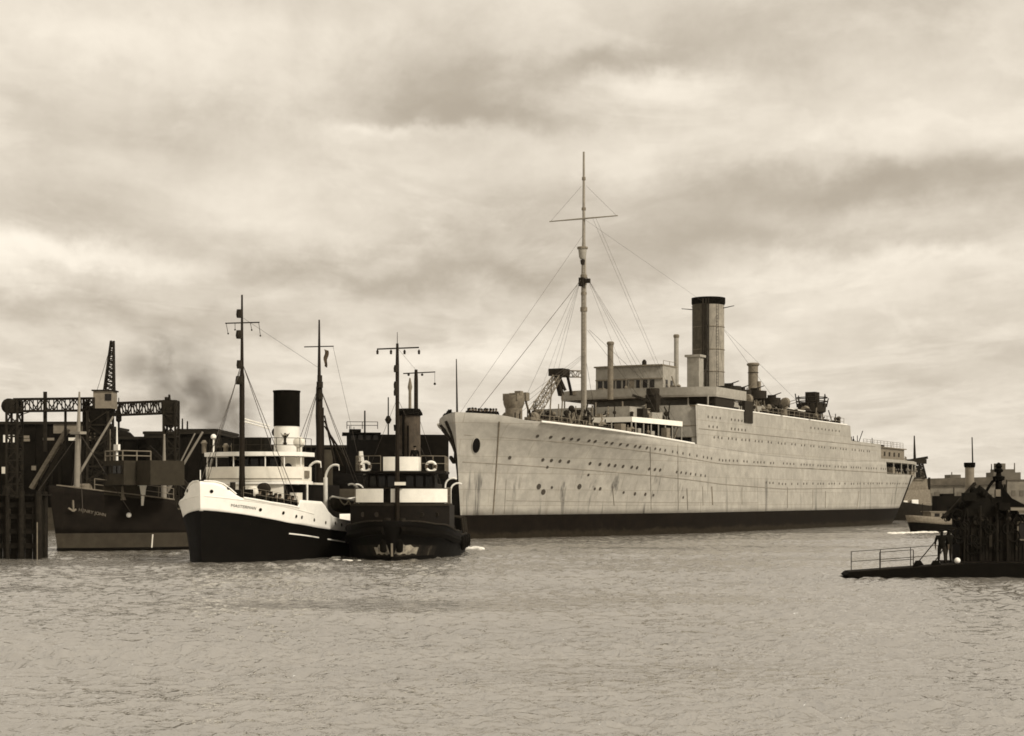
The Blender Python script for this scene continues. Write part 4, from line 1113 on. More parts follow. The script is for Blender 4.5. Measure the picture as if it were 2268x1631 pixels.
    MB().wall([(x - .04, y) for x, y in fc(0, 3.5)], 5.42, 5.47, .06).build('dodger_bead', M_GREY, bd)
    MB().prism(fc(.12, 3.6) + [(10.7, 3.6), (10.7, -3.6)], 6.98, 7.26).build('bridge_roof', M_WHITE, bd)
    for y in (-3.42, -2.5, -1.35, .9, 2.4, 3.42):
        x = 7.1 + 1.5 * (abs(y) / 3.5) ** 2.2 + .05
        o = MB().tube((0, 0, 6.2), (0, 0, 7.0), .045, n=6).build('bridge_stanchion', M_WHITE, bd); o.location = (x, y, 0)
    wh = MB().box(8.7, 10.5, -1.9, 1.9, 5.28, 6.98).build('wheelhouse', M_WOOD, bd)
    for k in range(5):
        o = MB().box(-.03, .03, -.28, .28, -.32, .32).build('wheelhouse_window', M_GLASS, wh); o.location = (8.68, -1.45 + .72 * k, 6.5)
    mb = MB(); mb.box(8.75, 10.4, -2.95, -1.92, 5.28, 6.95); mb.build('chart_house', M_CREAM, bd)
    MB().lathe((8.74, -2.45, 6.25), [(.26, -.05), (.26, .05)], 14, axis='x').build('chart_house_window', M_GLASS, bd)
    a, b = S.at_x(459, 1060, 8.3), S.at_x(470, 1016, 8.3); MB().beam(a, b, .18, .05).build('bridge_ladder', M_WHITE, bd)
    MB().box(8.9, 9.7, -3.62, -3.56, 5.5, 6.0).build('side_light_board', M_GREY, bd)
    # shaded passage under the wing with a locker
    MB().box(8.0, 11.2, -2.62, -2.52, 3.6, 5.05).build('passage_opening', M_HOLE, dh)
    MB().box(8.6, 9.7, -3.1, -2.55, 2.6, 4.5).build('deck_locker', M_CREAM, dh)
    # upper bridge canvas screen and rails
    a, b = S.at_x(509, 985, 8.5), S.at_x(582, 985, 8.5)
    c = [(8.5 + .35 * ((y - (a.y + b.y) / 2) / (a.y - b.y) * 2) ** 2, y) for y in [b.y + (a.y - b.y) * k / 8 for k in range(9)]]
    MB().prism(c + [(10.0, a.y), (10.0, b.y)], 7.26, S.at_x(545, 969, 8.5).z).build('dark_panel', M_TARP, bd)
    mb = MB(); mb.rail([(10.6, -3.4, 7.26), (8.7, -3.3, 7.26), (7.7, -2, 7.26), (7.25, 0, 7.26), (7.7, 2, 7.26), (8.7, 3.3, 7.26), (10.6, 3.4, 7.26)], .95, 2, .02, 1.2); mb.build('railing', M_DKGREY, bd)
    p = S.at_x(473, 968, 9.3); MB().tube((p.x, p.y, 7.2), (p.x, p.y, p.z - .2), .06).ball(p, .2).build('searchlight', M_WHITE, bd)
    for (u, v) in ((452, 985), (500, 992), (517, 991)):
        p = S.at_x(u, v, 9.6); MB().lathe((p.x, p.y, 0), [(.16, 7.25), (.16, p.z), (.24, p.z + .1), (.1, p.z + .3)], 10).build('roof_fitting', M_GREY, bd)
    # boat deck, funnel
    MB().box(10.9, 21, -1.7, 1.7, 1.9, 5.1).build('engine_casing', M_WOOD, rt)
    MB().box(10.5, 17.5, -1.9, 2.6, 5.1, 5.25).build('boat_deck', M_CREAM, rt)
    fx = S.at(635, 960, 0).x; zt = S.at(635, 866, 0).z; zm = S.at(635, 945, 0).z
    fn = MB().lathe((fx, 0, 0), [(.92, 5.3), (.92, zm)], 30, 1.06, .98).build('funnel', M_WHITE, rt)
    MB().lathe((fx, 0, 0), [(.95, zm), (.96, zt - .12), (1.0, zt - .1), (1.0, zt), (.85, zt), (.85, zt - .4)], 30, 1.06, .98).build('funnel_top', M_SOOT, fn)
    mb = MB()
    def onf(a, h): 
        th = R(196) + a / .93
        return (fx + math.cos(th) * .985, math.sin(th) * .93, h)
    zc = S.at(641, 968, -.5).z
    for tri in (((-.34, .30), (-.05, .05), (0, -.12), (-.20, .02)), ((.34, .30), (.20, .02), (0, -.12), (.05, .05)), ((-.10, .08), (.10, .08), (.07, -.48), (-.07, -.48)), ((-.07, .05), (.07, .05), (.05, .27), (-.05, .27)), ((-.15, -.42), (.15, -.42), (.10, -.56), (-.10, -.56))):
        mb.add([onf(a, zc + h) for a, h in tri], [tuple(range(len(tri)))])
    o = mb.build('funnel_badge', M_DKGREY, fn, smooth=False); md = o.modifiers.new('th', 'SOLIDIFY'); md.thickness = .02
    p = S.at(615, 972, 1.0); MB().lathe((p.x, 1.0, 0), [(.2, 5.3), (.2, p.z + .2)], 10).lathe((p.x - .12, 1.0, p.z + .45), [(.15, -.25), (.34, -.2), (.38, .25)], 12, axis='x').build('cowl_ventilator', M_DKGREY, rt)
    p = S.at(663, 985, -1.7); MB().lathe((p.x, -1.7, 0), [(.2, 5.3), (.2, p.z - .1)], 10).lathe((p.x - .15, -1.7, p.z + .15), [(.15, -.25), (.34, -.2), (.40, .25)], 12, axis='x').build('cowl_ventilator', M_CREAM, rt)
    MB().path([(fx - .9, -.4, zm - .6), (fx - 1.6, -.4, zm - .7)], .05).build('steam_whistle', M_GREY, fn)
    # foremast
    rpv = (.55, .75, .45, .6, .42, .5)
    mx = S.at(536, 1090, 0).x; zt = S.at(548, 657, 0).z
    fm = MB().lathe((mx, 0, 0), [(.24, 2.8), (.22, 4.9), (.19, 6), (.17, 12.3), (.12, 12.6), (.06, zt)], 12).build('foremast', M_MAST, rt)
    fm.rotation_euler = (0, 0, 0)
    zy = S.at(546, 718, 0).z
    MB().tube((mx, 1.2, zy), (mx, -1.25, zy), .045, n=6).build('signal_yard', M_MAST, fm)
    for v, w in ((696, .24), (742, .27), (808, .22), (843, .3)):
        z = S.at(540, v, 0).z; MB().lathe((mx - .2, .1, z), [(w * .8, -.3), (w, -.1), (w * .8, .25)], 8).build('masthead_lamp', M_DKGREY, fm)
    mb = MB()
    for (y, dy, dz) in ((1.15, -.15, -.7), (-1.2, -.12, -.9), (.5, 0, -.45), (-.6, -.1, -.5)): mb.tube((mx, y, zy), (mx, y + dy, zy + dz), .02, n=4).ball((mx, y + dy, zy + dz), .06, 6)
    mb.build('halyard_block', M_DKGREY, fm)
    zs = S.at(541, 812, 0).z; mb = MB()
    for (x, y) in ((mx + .6, -3.3), (mx + 1.5, -3.5), (mx + .6, 3.3), (mx + 1.5, 3.5)): mb.tube((mx, .1 if y > 0 else -.1, zs), (x, y, 3.6 if y < 0 else 4.2), .022, n=4)
    mb.tube((mx, 0, zs), (.1, 0, 5.3), .022, n=4); mb.tube((mx, 0, zt - 1.5), (21, 0, 14), .012, n=4)
    mb.build('rigging', M_WIRE, fm)
    for (v0, v1, y) in ((928, 944, .1), (934, 950, .45)):
        MB().tube(S.at(541, v0, y), S.at(597, v1, y), .055, .045, n=6).build('white_spar', M_WHITE, rt)
    mb = MB(); mb.box(mx - .7, mx + .5, -.6, .9, 2.7, 4.2); mb.lathe((mx - .2, 0, 4.2), [(.5, -.7), (.5, .7)], 12, axis='y'); mb.lathe((mx - .5, .45, 4.7), [(.2, -.3), (.2, .5)], 8); mb.build('towing_winch', M_DKGREY, rt)
    for k in range(6):
        x_ = XT[6] + .3 + k * (XSTEP - XT[6] - .4) / 6; y_ = -(H.hb(H.t(x_, 3.3), 3.3) - .55)
        MB().box(x_ - .24, x_ + .26, y_ - .2, y_ + .35, 2.4, top(x_) + rpv[k]).build('covered_gear', M_TARP, rt)
    p = S.at_x(580, 1090, 7.0); MB().lathe((7.0, -1.4, 0), [(.22, 2.5), (.22, 4.5)], 10).lathe((6.9, -1.4, 4.75), [(.2, -.3), (.4, -.2), (.42, .3)], 12, axis='x').build('cowl_ventilator', M_DKGREY, rt)
    MB().lathe((6.8, -.75, 0), [(.25, 2.5), (.25, 4.3)], 10).lathe((6.6, -.75, 4.5), [(.25, -.35), (.42, -.2), (.46, .3)], 12, axis='x').build('cowl_ventilator', M_CREAM, rt)
    MB().box(5.4, 8.6, -3.2, -1.7, 2.2, 3.75).lathe((6.2, -2.4, 3.7), [(.5, -.8), (.5, .8)], 10, axis='x').build('covered_gear', M_TARP, rt)
    mb = MB(); mb.rail([tuple(H.pt(x_, top(x_), -1) + Vector((0, .08, 0))) for x_ in (XT[6] + .1, (XT[6] + XSTEP) / 2, XSTEP - .1)], .75, 2, .012, .9); mb.build('railing', M_GREY, rt)
    # davits and mainmast
    for (u, v) in ((680, 1052), (721, 1058)):
        p = S.at(u, v, -3.0); pts = [(p.x, -3.0, 2.2), (p.x, -3.0, p.z - .1)]
        for k in range(1, 8):
            a = k / 7 * R(110); pts.append((p.x, -3.0 - .75 * (1 - math.cos(a)), p.z - .1 + 1.0 * math.sin(a)))
        mb = MB(); mb.path(pts, .085, 8); mb.tube(pts[-1], (p.x, pts[-1][1] - .02, pts[-1][2] - .35), .03, n=5)
        if u > 700: mb.lathe((p.x, -3.0, 0), [(.17, 2.2), (.15, p.z)], 10)
        mb.build('boat_davit', M_WHITE, rt)
    m2 = S.at(707, 1000, 0).x; zt = S.at(708, 709, 0).z; zy = S.at(707, 768, 0).z
    mm = MB().lathe((m2, 0, 0), [(.25, 2.0), (.24, 9.2), (.28, 10.4), (.24, 12.5), (.14, 12.9), (.06, zt)], 12).build('mainmast', M_MAST, rt)
    MB().tube((m2, 1.2, zy), (m2, -1.15, zy), .045, n=6).build('signal_yard', M_MAST, mm)
    MB().tube((m2 + .4, -.2, 4), (m2 + .15, -.2, 11), .10, .12, n=8).build('derrick_boom', M_MAST, mm)
    mb = MB()
    for (dx, dy) in ((1.2, -1.0), (2.0, -1.35), (2.8, -1.8)): mb.tube((m2 + .2, -.35, 11.0 - dx * .5), (m2 + dx * .7, dy, 6.6), .06, .09, n=6)
    mb.build('derrick_tackle', M_MAST, mm)
    mb = MB()
    for (x, y) in ((m2 + 1, -3.4), (m2 + 2, -3.4), (m2 + 1, 3.4), (m2 + 2, 3.4), (m2 - 1.5, 3.2)): mb.tube((m2, 0, 12.7), (x, y, 2.9), .022, n=4)
    mb.tube((m2, -1.1, zy), (m2 + 2, -3.2, 4), .012, n=4); mb.build('rigging', M_WIRE, mm)
    for v, w in ((838, .2), (852, .26), (878, .26)):
        z = S.at(707, v, 0).z; MB().lathe((m2 - .15, -.1, z), [(w, -.25), (w, .2)], 8).build('masthead_lamp', M_DKGREY, mm)
    return S, H
WT, WTH = make_white_tug()

# bunting hanging from the tug's mainmast yard
def flag():
    p = WT.world(WT.at(723, 790, -.9))
    mb = MB(); n = 8; vs = []
    for i in range(n + 1):
        for j in range(4):
            vs.append((.05 * math.sin(i * 1.1) + (.34 - .02 * i) * j / 3, .10 * math.sin(i * .9 + j * 1.6), -i * .16 - .04 * j))
    mb.add(vs, [(i * 4 + j, i * 4 + j + 1, (i + 1) * 4 + j + 1, (i + 1) * 4 + j) for i in range(n) for j in range(3)])
    o = mb.build('flag', M_FLAG); o.location = p + Vector((-.17, 0, .55)); md = o.modifiers.new('cloth', 'SOLIDIFY'); md.thickness = .012
    tag(o, 'limp dark flag hanging from the aft mast yard of the white-sided tug', 'flag')
flag()
q = WT.world((16.6, -3.85, 3.05))
lifeboat('dark lifeboat with white gunwale and looped grab line hung on the white-sided tug', None, q, R(76), 6.0, 1.8, M_DKGREY, None, rope=True)
# crew on the white tug
rp = random.Random(4)
for i in range(8):
    x = 3.6 + i * .52 + rp.uniform(-.1, .1)
    b = WTH.hb(WTH.t(x, 3.3), 3.3) - .4 - rp.uniform(0, .35)
    p = WT.world((x, -b, 2.85 - (x - 4) * .10))
    person('small dark crewman standing at the foredeck rail of the white-sided tug', p, R(-76 + rp.uniform(-40, 40)), rp.choice(['lean', 'stand', 'pocket']), 'crew on the foredeck of the white-sided tug', cap=True)
p = WT.world((8.2, 1.2, 5.28)); person('dark figure behind the curved bridge dodger of the white-sided tug', p, R(-90), 'stand')
p = WT.world((12.2, -1.6, 5.26)); person('dark figure on the boat deck beside the white funnel', p, R(-60), 'stand')

# ------------------------------------------------------------------ black tug, head on
def make_black_tug():
    S = Ship('tugboat', 'black tug seen head on, two white canvas bands across its bridge', 'tug', -7.9, 109.6, 1.0)
    rt = S.root
    H = Hull(30, 7.9, lambda z: 0.4 - .15 * z, lambda z: 28.8 + 1.2 * min(max(z, 0) / 1.5, 1), (0.42, 0.28), 2.3, (0.85, 0.5), (0.35, 0.22), (0.8, 0.5), 2.6)
    top = lambda x: sminterp([(0, 2.62), (3, 2.35), (8, 1.85), (14, 1.45), (22, 1.35), (30, 1.6)], x)
    H.band('hull', lambda x: -1.2, top, 9, M_BLACK, rt, nt=60, thick=.08)
    H.deck('deck', lambda x: sminterp([(0, 1.7), (10, 1.0), (30, .8)], x), M_DKGREY, rt, inset=.1)
    H.strake('bow_fender', lambda x: top(x) - .62, 0.25, 9, .30, M_SOOT, rt, sides=(-1, 1))
    H.strake('bulwark_rail', lambda x: top(x) + .02, 0.1, 28, .06, M_DKGREY, rt, sides=(-1, 1))
    H.strake('belting', lambda x: top(x) - .75, 9, 29, .12, M_SOOT, rt, sides=(-1, 1))
    # scraped paint round the stem
    mscr = pbr('scraped_bow_paint', (0.022, 0.018, 0.013), 0.8, 0.08, grain=0.9, gscale=1.3, streak=1.0, streak_col=(0.13, 0.11, 0.08))
    mwear = pbr('worn_bow_paint', (0.36, 0.32, 0.25), 0.8, 0.1, grain=0.75, gscale=2.6, streak=1.0, streak_col=(0.03, 0.025, 0.018))
    mb = MB()
    for sd_ in (-1, 1):
        vs = []; n, m = 14, 5
        for i in range(n + 1):
            x = .5 + 3.6 * (i / n) ** 1.6
            for j in range(m):
                z = .28 + (1.15 - .25 * i / n - .28) * j / (m - 1)
                vs.append(H.pt(x, z, sd_, .012))
        mb.add(vs, [(i * m + j, (i + 1) * m + j, (i + 1) * m + j + 1, i * m + j + 1) for i in range(n) for j in range(m - 1)])
    mb.build('scraped_plating', mscr, rt)
    for sd_, x1_ in ((-1, 2.0), (1, 1.5)):
        mb = MB(); vs = []
        for i in range(11):
            x = .42 + (x1_ - .42) * (i / 10) ** 1.4
            for j in range(5):
                z = .42 + (.68 - .30 * (i / 10) ** 2) * j / 4 + .06 * math.sin(i * 1.7 + j)
                vs.append(H.pt(x, z, sd_, .024))
        mb.add(vs, [(i * 5 + j, (i + 1) * 5 + j, (i + 1) * 5 + j + 1, i * 5 + j + 1) for i in range(10) for j in range(4)])
        mb.build('worn_plating', mwear, rt)
    MB().beam((.38, 0, .30), (.24, 0, 1.15), .13, .14).build('stem_bar', M_CAB, rt)
    for y in (.62, -.5):
        o = MB().lathe((0, 0, 0), [(.1, -.45), (.24, -.35), (.26, .2), (.1, .45)], 10).build('rope_fender', M_SOOT, rt); o.location = (.30 + abs(y) * .45, y * .95, .98)
    # house
    fc = lambda x0, c, hw, n=14: [(x0 + c * (abs(y) / hw) ** 2, y) for y in [(-hw + 2 * hw * k / n) for k in range(n + 1)]]
    yc = -.05
    dh = MB().prism(fc(5.0, 1.4, 3.45) + [(12, 3.5), (20, 3.0), (20, -3.0), (12, -3.5)], .9, 3.62).build('deckhouse', M_WOOD, rt)
    bd = MB().prism(fc(5.0, 1.2, 3.4) + [(11.5, 3.4), (11.5, -3.4)], 3.6, 3.76).build('bridge_deck', M_DKGREY, rt)
    X = 5.15
    a, b = S.at_x(786, 1100, 6.1), S.at_x(989, 1100, 6.1)
    hw = (a.y - b.y) / 2; mid = (a.y + b.y) / 2
    zlo, zhi = S.at_x(886, 1113, X).z, S.at_x(886, 1083, X).z
    def piece(u0, u1):
        y0, y1 = S.at_x(u0, 1100, X + .2).y, S.at_x(u1, 1100, X + .2).y
        pts = [(X + 1.0 * (abs(y - mid) / hw) ** 2, y) for y in [y0 + (y1 - y0) * k / 8 for k in range(9)]]
        return MB().wall(pts, zlo, zhi, .05).build('bridge_dodger', M_WHITE2, bd)
    piece(786, 849); piece(866, 876); piece(877, 989)
    mb = MB(); pts = [(X + .05 + 1.0 * (abs(y - mid) / hw) ** 2, y) for y in [mid - hw + 2 * hw * k / 14 for k in range(15)]]
    for pz in (zlo - .03, zhi + .04): mb.path([(x, y, pz) for x, y in pts], .035, 6)
    for k in range(0, 15, 2): mb.tube((pts[k][0] + .06, pts[k][1], 3.7), (pts[k][0] + .06, pts[k][1], zhi + .04), .025, n=5)
    mb.build('bridge_rail', M_DKGREY, bd)
    MB().rail([(pts[0][0], pts[0][1], 3.76), (11, -3.3, 3.76)], 1.1, 2, .02, 1).rail([(pts[-1][0], pts[-1][1], 3.76), (11, 3.3, 3.76)], 1.1, 2, .02, 1).build('wing_rail', M_GREY, bd)
    wh = MB().prism(fc(6.9, .7, 2.35) + [(10.5, 2.35), (10.5, -2.35)], 3.76, 5.9).build('wheelhouse', M_WOOD, rt)
    for k in range(7):
        y = -1.95 + .65 * k; x = 6.9 + .7 * (abs(y) / 2.35) ** 2
        o = MB().box(-.03, .03, -.25, .25, -.36, .36).build('wheelhouse_window', M_GLASS, wh); o.location = (x - .01, y, 5.3); o.rotation_euler = (0, 0, -math.atan(1.4 * y / 2.35 ** 2) * -1 if False else math.atan(-1.4 * y / 2.35 ** 2) * -1 * -1)
    fb = MB().prism(fc(5.9, .9, 3.2) + [(11, 3.2), (11, -3.2)], 5.86, 6.02).build('flying_bridge_deck', M_WOOD, rt)
    y0, y1 = S.at_x(849, 1030, 6.1).y, S.at_x(926, 1030, 6.1).y; z0, z1 = S.at_x(886, 1046, 6.0).z, S.at_x(886, 1012, 6.0).z
    pts = [(6.0 + .25 * ((y - (y0 + y1) / 2) / (y1 - y0) * 2) ** 2, y) for y in [y0 + (y1 - y0) * k / 10 for k in range(11)]]
    MB().wall([(7.6, y0 + .05)] + pts + [(7.6, y1 - .05)], z0, z1, .05).build('flying_bridge_dodger', M_WHITE2, fb)
    mb = MB(); mb.rail([(10.9, 3.1, 6.02), (7.0, 3.1, 6.02), (6.3, y0 + .2, 6.02)], 1.05, 2, .022, 1.0); mb.rail([(10.9, -3.1, 6.02), (7.0, -3.1, 6.02), (6.3, y1 - .2, 6.02)], 1.05, 2, .022, 1.0); mb.build('railing', M_GREY, fb)
    MB().lathe((7.6, .2, 6.02), [(.2, 0), (.2, 1.1), (.3, 1.15), (.15, 1.5)], 10).build('compass_binnacle', M_DKGREY, fb)
    for k, y in enumerate((-2.6, -1.6, 1.5, 2.5)):
        o = MB().lathe((0, 0, 0), [(.17, -.06), (.17, .02), (.13, .03)], 12, axis='x').build('porthole', M_DKGREY, dh); o.location = (5.0 + 1.4 * (abs(y) / 3.45) ** 2 - .02, y, 3.0); o.rotation_euler = (0, 0, math.atan(-2.8 * y / 3.45 ** 2) * -1)
    MB().ring((3.6, -1.6, 1.95), .42, .13, 'z', 14, 6).ring((3.6, -1.6, 2.15), .36, .13, 'z', 14, 6).build('rope_coil', M_ROPE, rt)
    for y in (-.5, .5): MB().lathe((2.4, y, 1.6), [(.14, 0), (.14, 1.0), (.22, 1.05), (.22, 1.2)], 10).build('mooring_bitt', M_DKGREY, rt)
    # funnel
    fx = S.at(906, 950, 0).x; fy = S.at_x(906, 950, 14.0).y; fx = 14.0
    zt, zc = S.at_x(906, 906, fx).z, S.at_x(906, 920, fx).z
    mf = pbr('weathered_funnel', (0.075, 0.058, 0.040), .75, .2, grain=.5, gscale=2, streak=.9, streak_col=(0.02, 0.016, 0.011))
    fn = MB().lathe((fx, fy, 0), [(.86, 3.6), (.84, zc)], 26).build('funnel', mf, rt)
    MB().lathe((fx, fy, 0), [(.84, zc - .05), (1.02, zc), (.98, zc + .18), (.8, zt), (.65, zt), (.65, zc)], 26).build('funnel_cap', M_SOOT, fn)
    mb = MB(); mb.tube((fx - .9, fy + .35, 5), (fx - .9, fy + .35, zt - .1), .09, n=8).tube((fx - .92, fy + .0, 5), (fx - .92, fy, zc - .8), .06, n=8); mb.lathe((fx - 1.0, fy + .85, zc - .95), [(.18, -.25), (.22, .2)], 10); mb.build('steam_pipe', M_SOOT, fn)
    MB().box(11.8, 19, -2.2, 2.2, 3.6, 5.2).build('engine_casing', M_WOOD, rt)
    # masts
    mx = 5.0; my = S.at_x(880, 1000, mx).y
    zt, zy = S.at_x(880, 736, mx).z, S.at_x(880, 771, mx).z
    fm = MB().lathe((mx, my, 0), [(.17, 1.4), (.16, 6), (.14, 9), (.13, zy - 1.2), (.09, zy + .3), (.025, zy + .32), (.018, zt)], 10).build('foremast', M_MAST, rt)
    MB().tube((mx, S.at_x(835, 771, mx).y, zy - .08), (mx, S.at_x(928, 771, mx).y, zy + .03), .055, n=6).build('signal_yard', M_MAST, fm)
    for u in (836, 866, 896, 928):
        p = S.at_x(u, 776, mx); MB().lathe((mx, p.y, p.z - .12), [(.07, -.16), (.09, .05), (.03, .16)], 8).build('signal_lamp', M_DKGREY, fm)
    for v in (816, 852, 868):
        z = S.at_x(880, v, mx).z; MB().lathe((mx - .12, my + .08, z), [(.15, -.28), (.17, 0), (.12, .2)], 8).build('masthead_lamp', M_DKGREY, fm)
    p = S.at_x(884, 1072, mx - .1); MB().box(mx - .25, mx - .05, p.y - .45, p.y + .3, p.z - .1, p.z + .12).build('fairlead', M_CREAM, fm)
    mx2 = 18.5; my2 = S.at_x(921.5, 870, mx2).y; zt2, zy2 = S.at_x(921, 819, mx2).z, S.at_x(921, 826, mx2).z
    am = MB().lathe((mx2, my2, 0), [(.18, 3.5), (.16, zy2 - .6), (.12, zt2)], 10).build('mainmast', M_MAST, rt)
    MB().tube((mx2, S.at_x(893, 829, mx2).y, zy2 - .06), (mx2, S.at_x(964, 823, mx2).y, zy2 + .06), .05, n=6).build('signal_yard', M_MAST, am)
    mb = MB()
    for u, dz in ((905, .15), (935, .15), (963, .85)):
        p = S.at_x(u, 826, mx2); MB().tube((mx2, p.y, p.z), (mx2, p.y, p.z - dz + .05), .015, n=4).ball((mx2, p.y, p.z - dz), .1, 8).build('signal_lamp', M_DKGREY, am)
    mb = MB(); mb.tube((mx, my, zy), (mx2, my2, zy2 + .2), .012, n=4)
    for y in (-3.2, 3.2): mb.tube((mx, my, 11), (mx + 2.5, y, 3.8), .016, n=4); mb.tube((mx2, my2, 11), (mx2 + 2, y, 1.6), .016, n=4)
    mb.build('rigging', M_WIRE, rt)
    p = S.at_x(908, 858, 16.5); MB().lathe((16.5, p.y, 0), [(.14, 5), (.11, p.z - .3), (.18, p.z), (.05, p.z + .7)], 8).build('exhaust_pipe', M_GREY, rt)
    # white rods and davits either side
    p0, p1 = S.at_x(801, 1000, 9), S.at_x(808, 1052, 9); MB().beam(p0, p1, .14, .3).build('white_stay_post', M_WHITE, rt)
    for x in (9.5, 13.2):
        q = S.at_x(986 if x < 10 else 998, 1064 if x < 10 else 1075, x); pts = [(x, q.y, 1.2), (x, q.y, q.z - .4)]
        for k in range(1, 8):
            a = k / 7 * R(120); pts.append((x, q.y - .55 * (1 - math.cos(a)), q.z - .4 + .55 * math.sin(a)))
        MB().path(pts, .065, 8).build('boat_davit', M_WHITE, rt)
    for x, y in ((9.5, 3.2), (13, 3.2)):
        pts = [(x, y, 1.2), (x, y, 4.6)] + [(x, y + .5 * (1 - math.cos(k / 7 * R(120))), 4.6 + .55 * math.sin(k / 7 * R(120))) for k in range(1, 8)]
        MB().path(pts, .065, 8).build('boat_davit', M_WHITE, rt)
    MB().lathe((23, 0, .9), [(.5, 0), (.35, .4), (.35, 1.0), (.55, 1.1)], 12).build('towing_bollard', M_DKGREY, rt)
    mb = MB()
    for x in (21, 24, 27): mb.path([(x, -3.8, 1), (x, -3.6, 2.6), (x, 0, 3.1), (x, 3.6, 2.6), (x, 3.8, 1)], .08, 6)
    mb.build('towing_arch', M_DKGREY, rt)
    for x in (11, 14.5, 18, 21.5):
        p = H.pt(x, .9, -1, .2); o = MB().ring((0, 0, 0), .38, .14, 'y', 16, 8).build('tyre_fender', M_SOOT, rt); o.location = p
    return S, H
BT_, BTH = make_black_tug()
def lifebuoy(u, v, side):
    p = BT_.at_x(u, v, 6.75); w = BT_.world(p)
    o = thing('lifebuoy', 'white lifebuoy hung on the black tug bridge rail, ' + side, 'lifebuoy', w, R(89), 'lifebuoys on the black tug flying bridge')
    MB().ring((-.08, 0, 0), .33, .10, 'x', 22, 8).build('ring', M_LID, o)
    for s_ in (-1, 1):
        mb = MB()
        for k in range(-1, 2): 
            a = k * .27; mb.tube((-.08 , s_ * .33 * math.cos(a - .13), .33 * math.sin(a - .13)), (-.08, s_ * .33 * math.cos(a + .13), .33 * math.sin(a + .13)), .108, n=8)
        mb.build('canvas_band', M_FLAG, o)
lifebuoy(810, 1034, 'nearer the white-sided tug'); lifebuoy(955, 1034, 'nearer the liner')
for x, y, lab in ((21.5, -2.6, 'dark crewman on the after deck of the black tug'), (25, -2.4, 'dark crewman near the stern rail of the black tug')):
    person(lab, BT_.world((x, y, .85)), R(-60), 'stand')
person('dark figure on the flying bridge behind the upper white canvas', BT_.world((8.3, -.9, 6.02)), R(-90), 'stand')
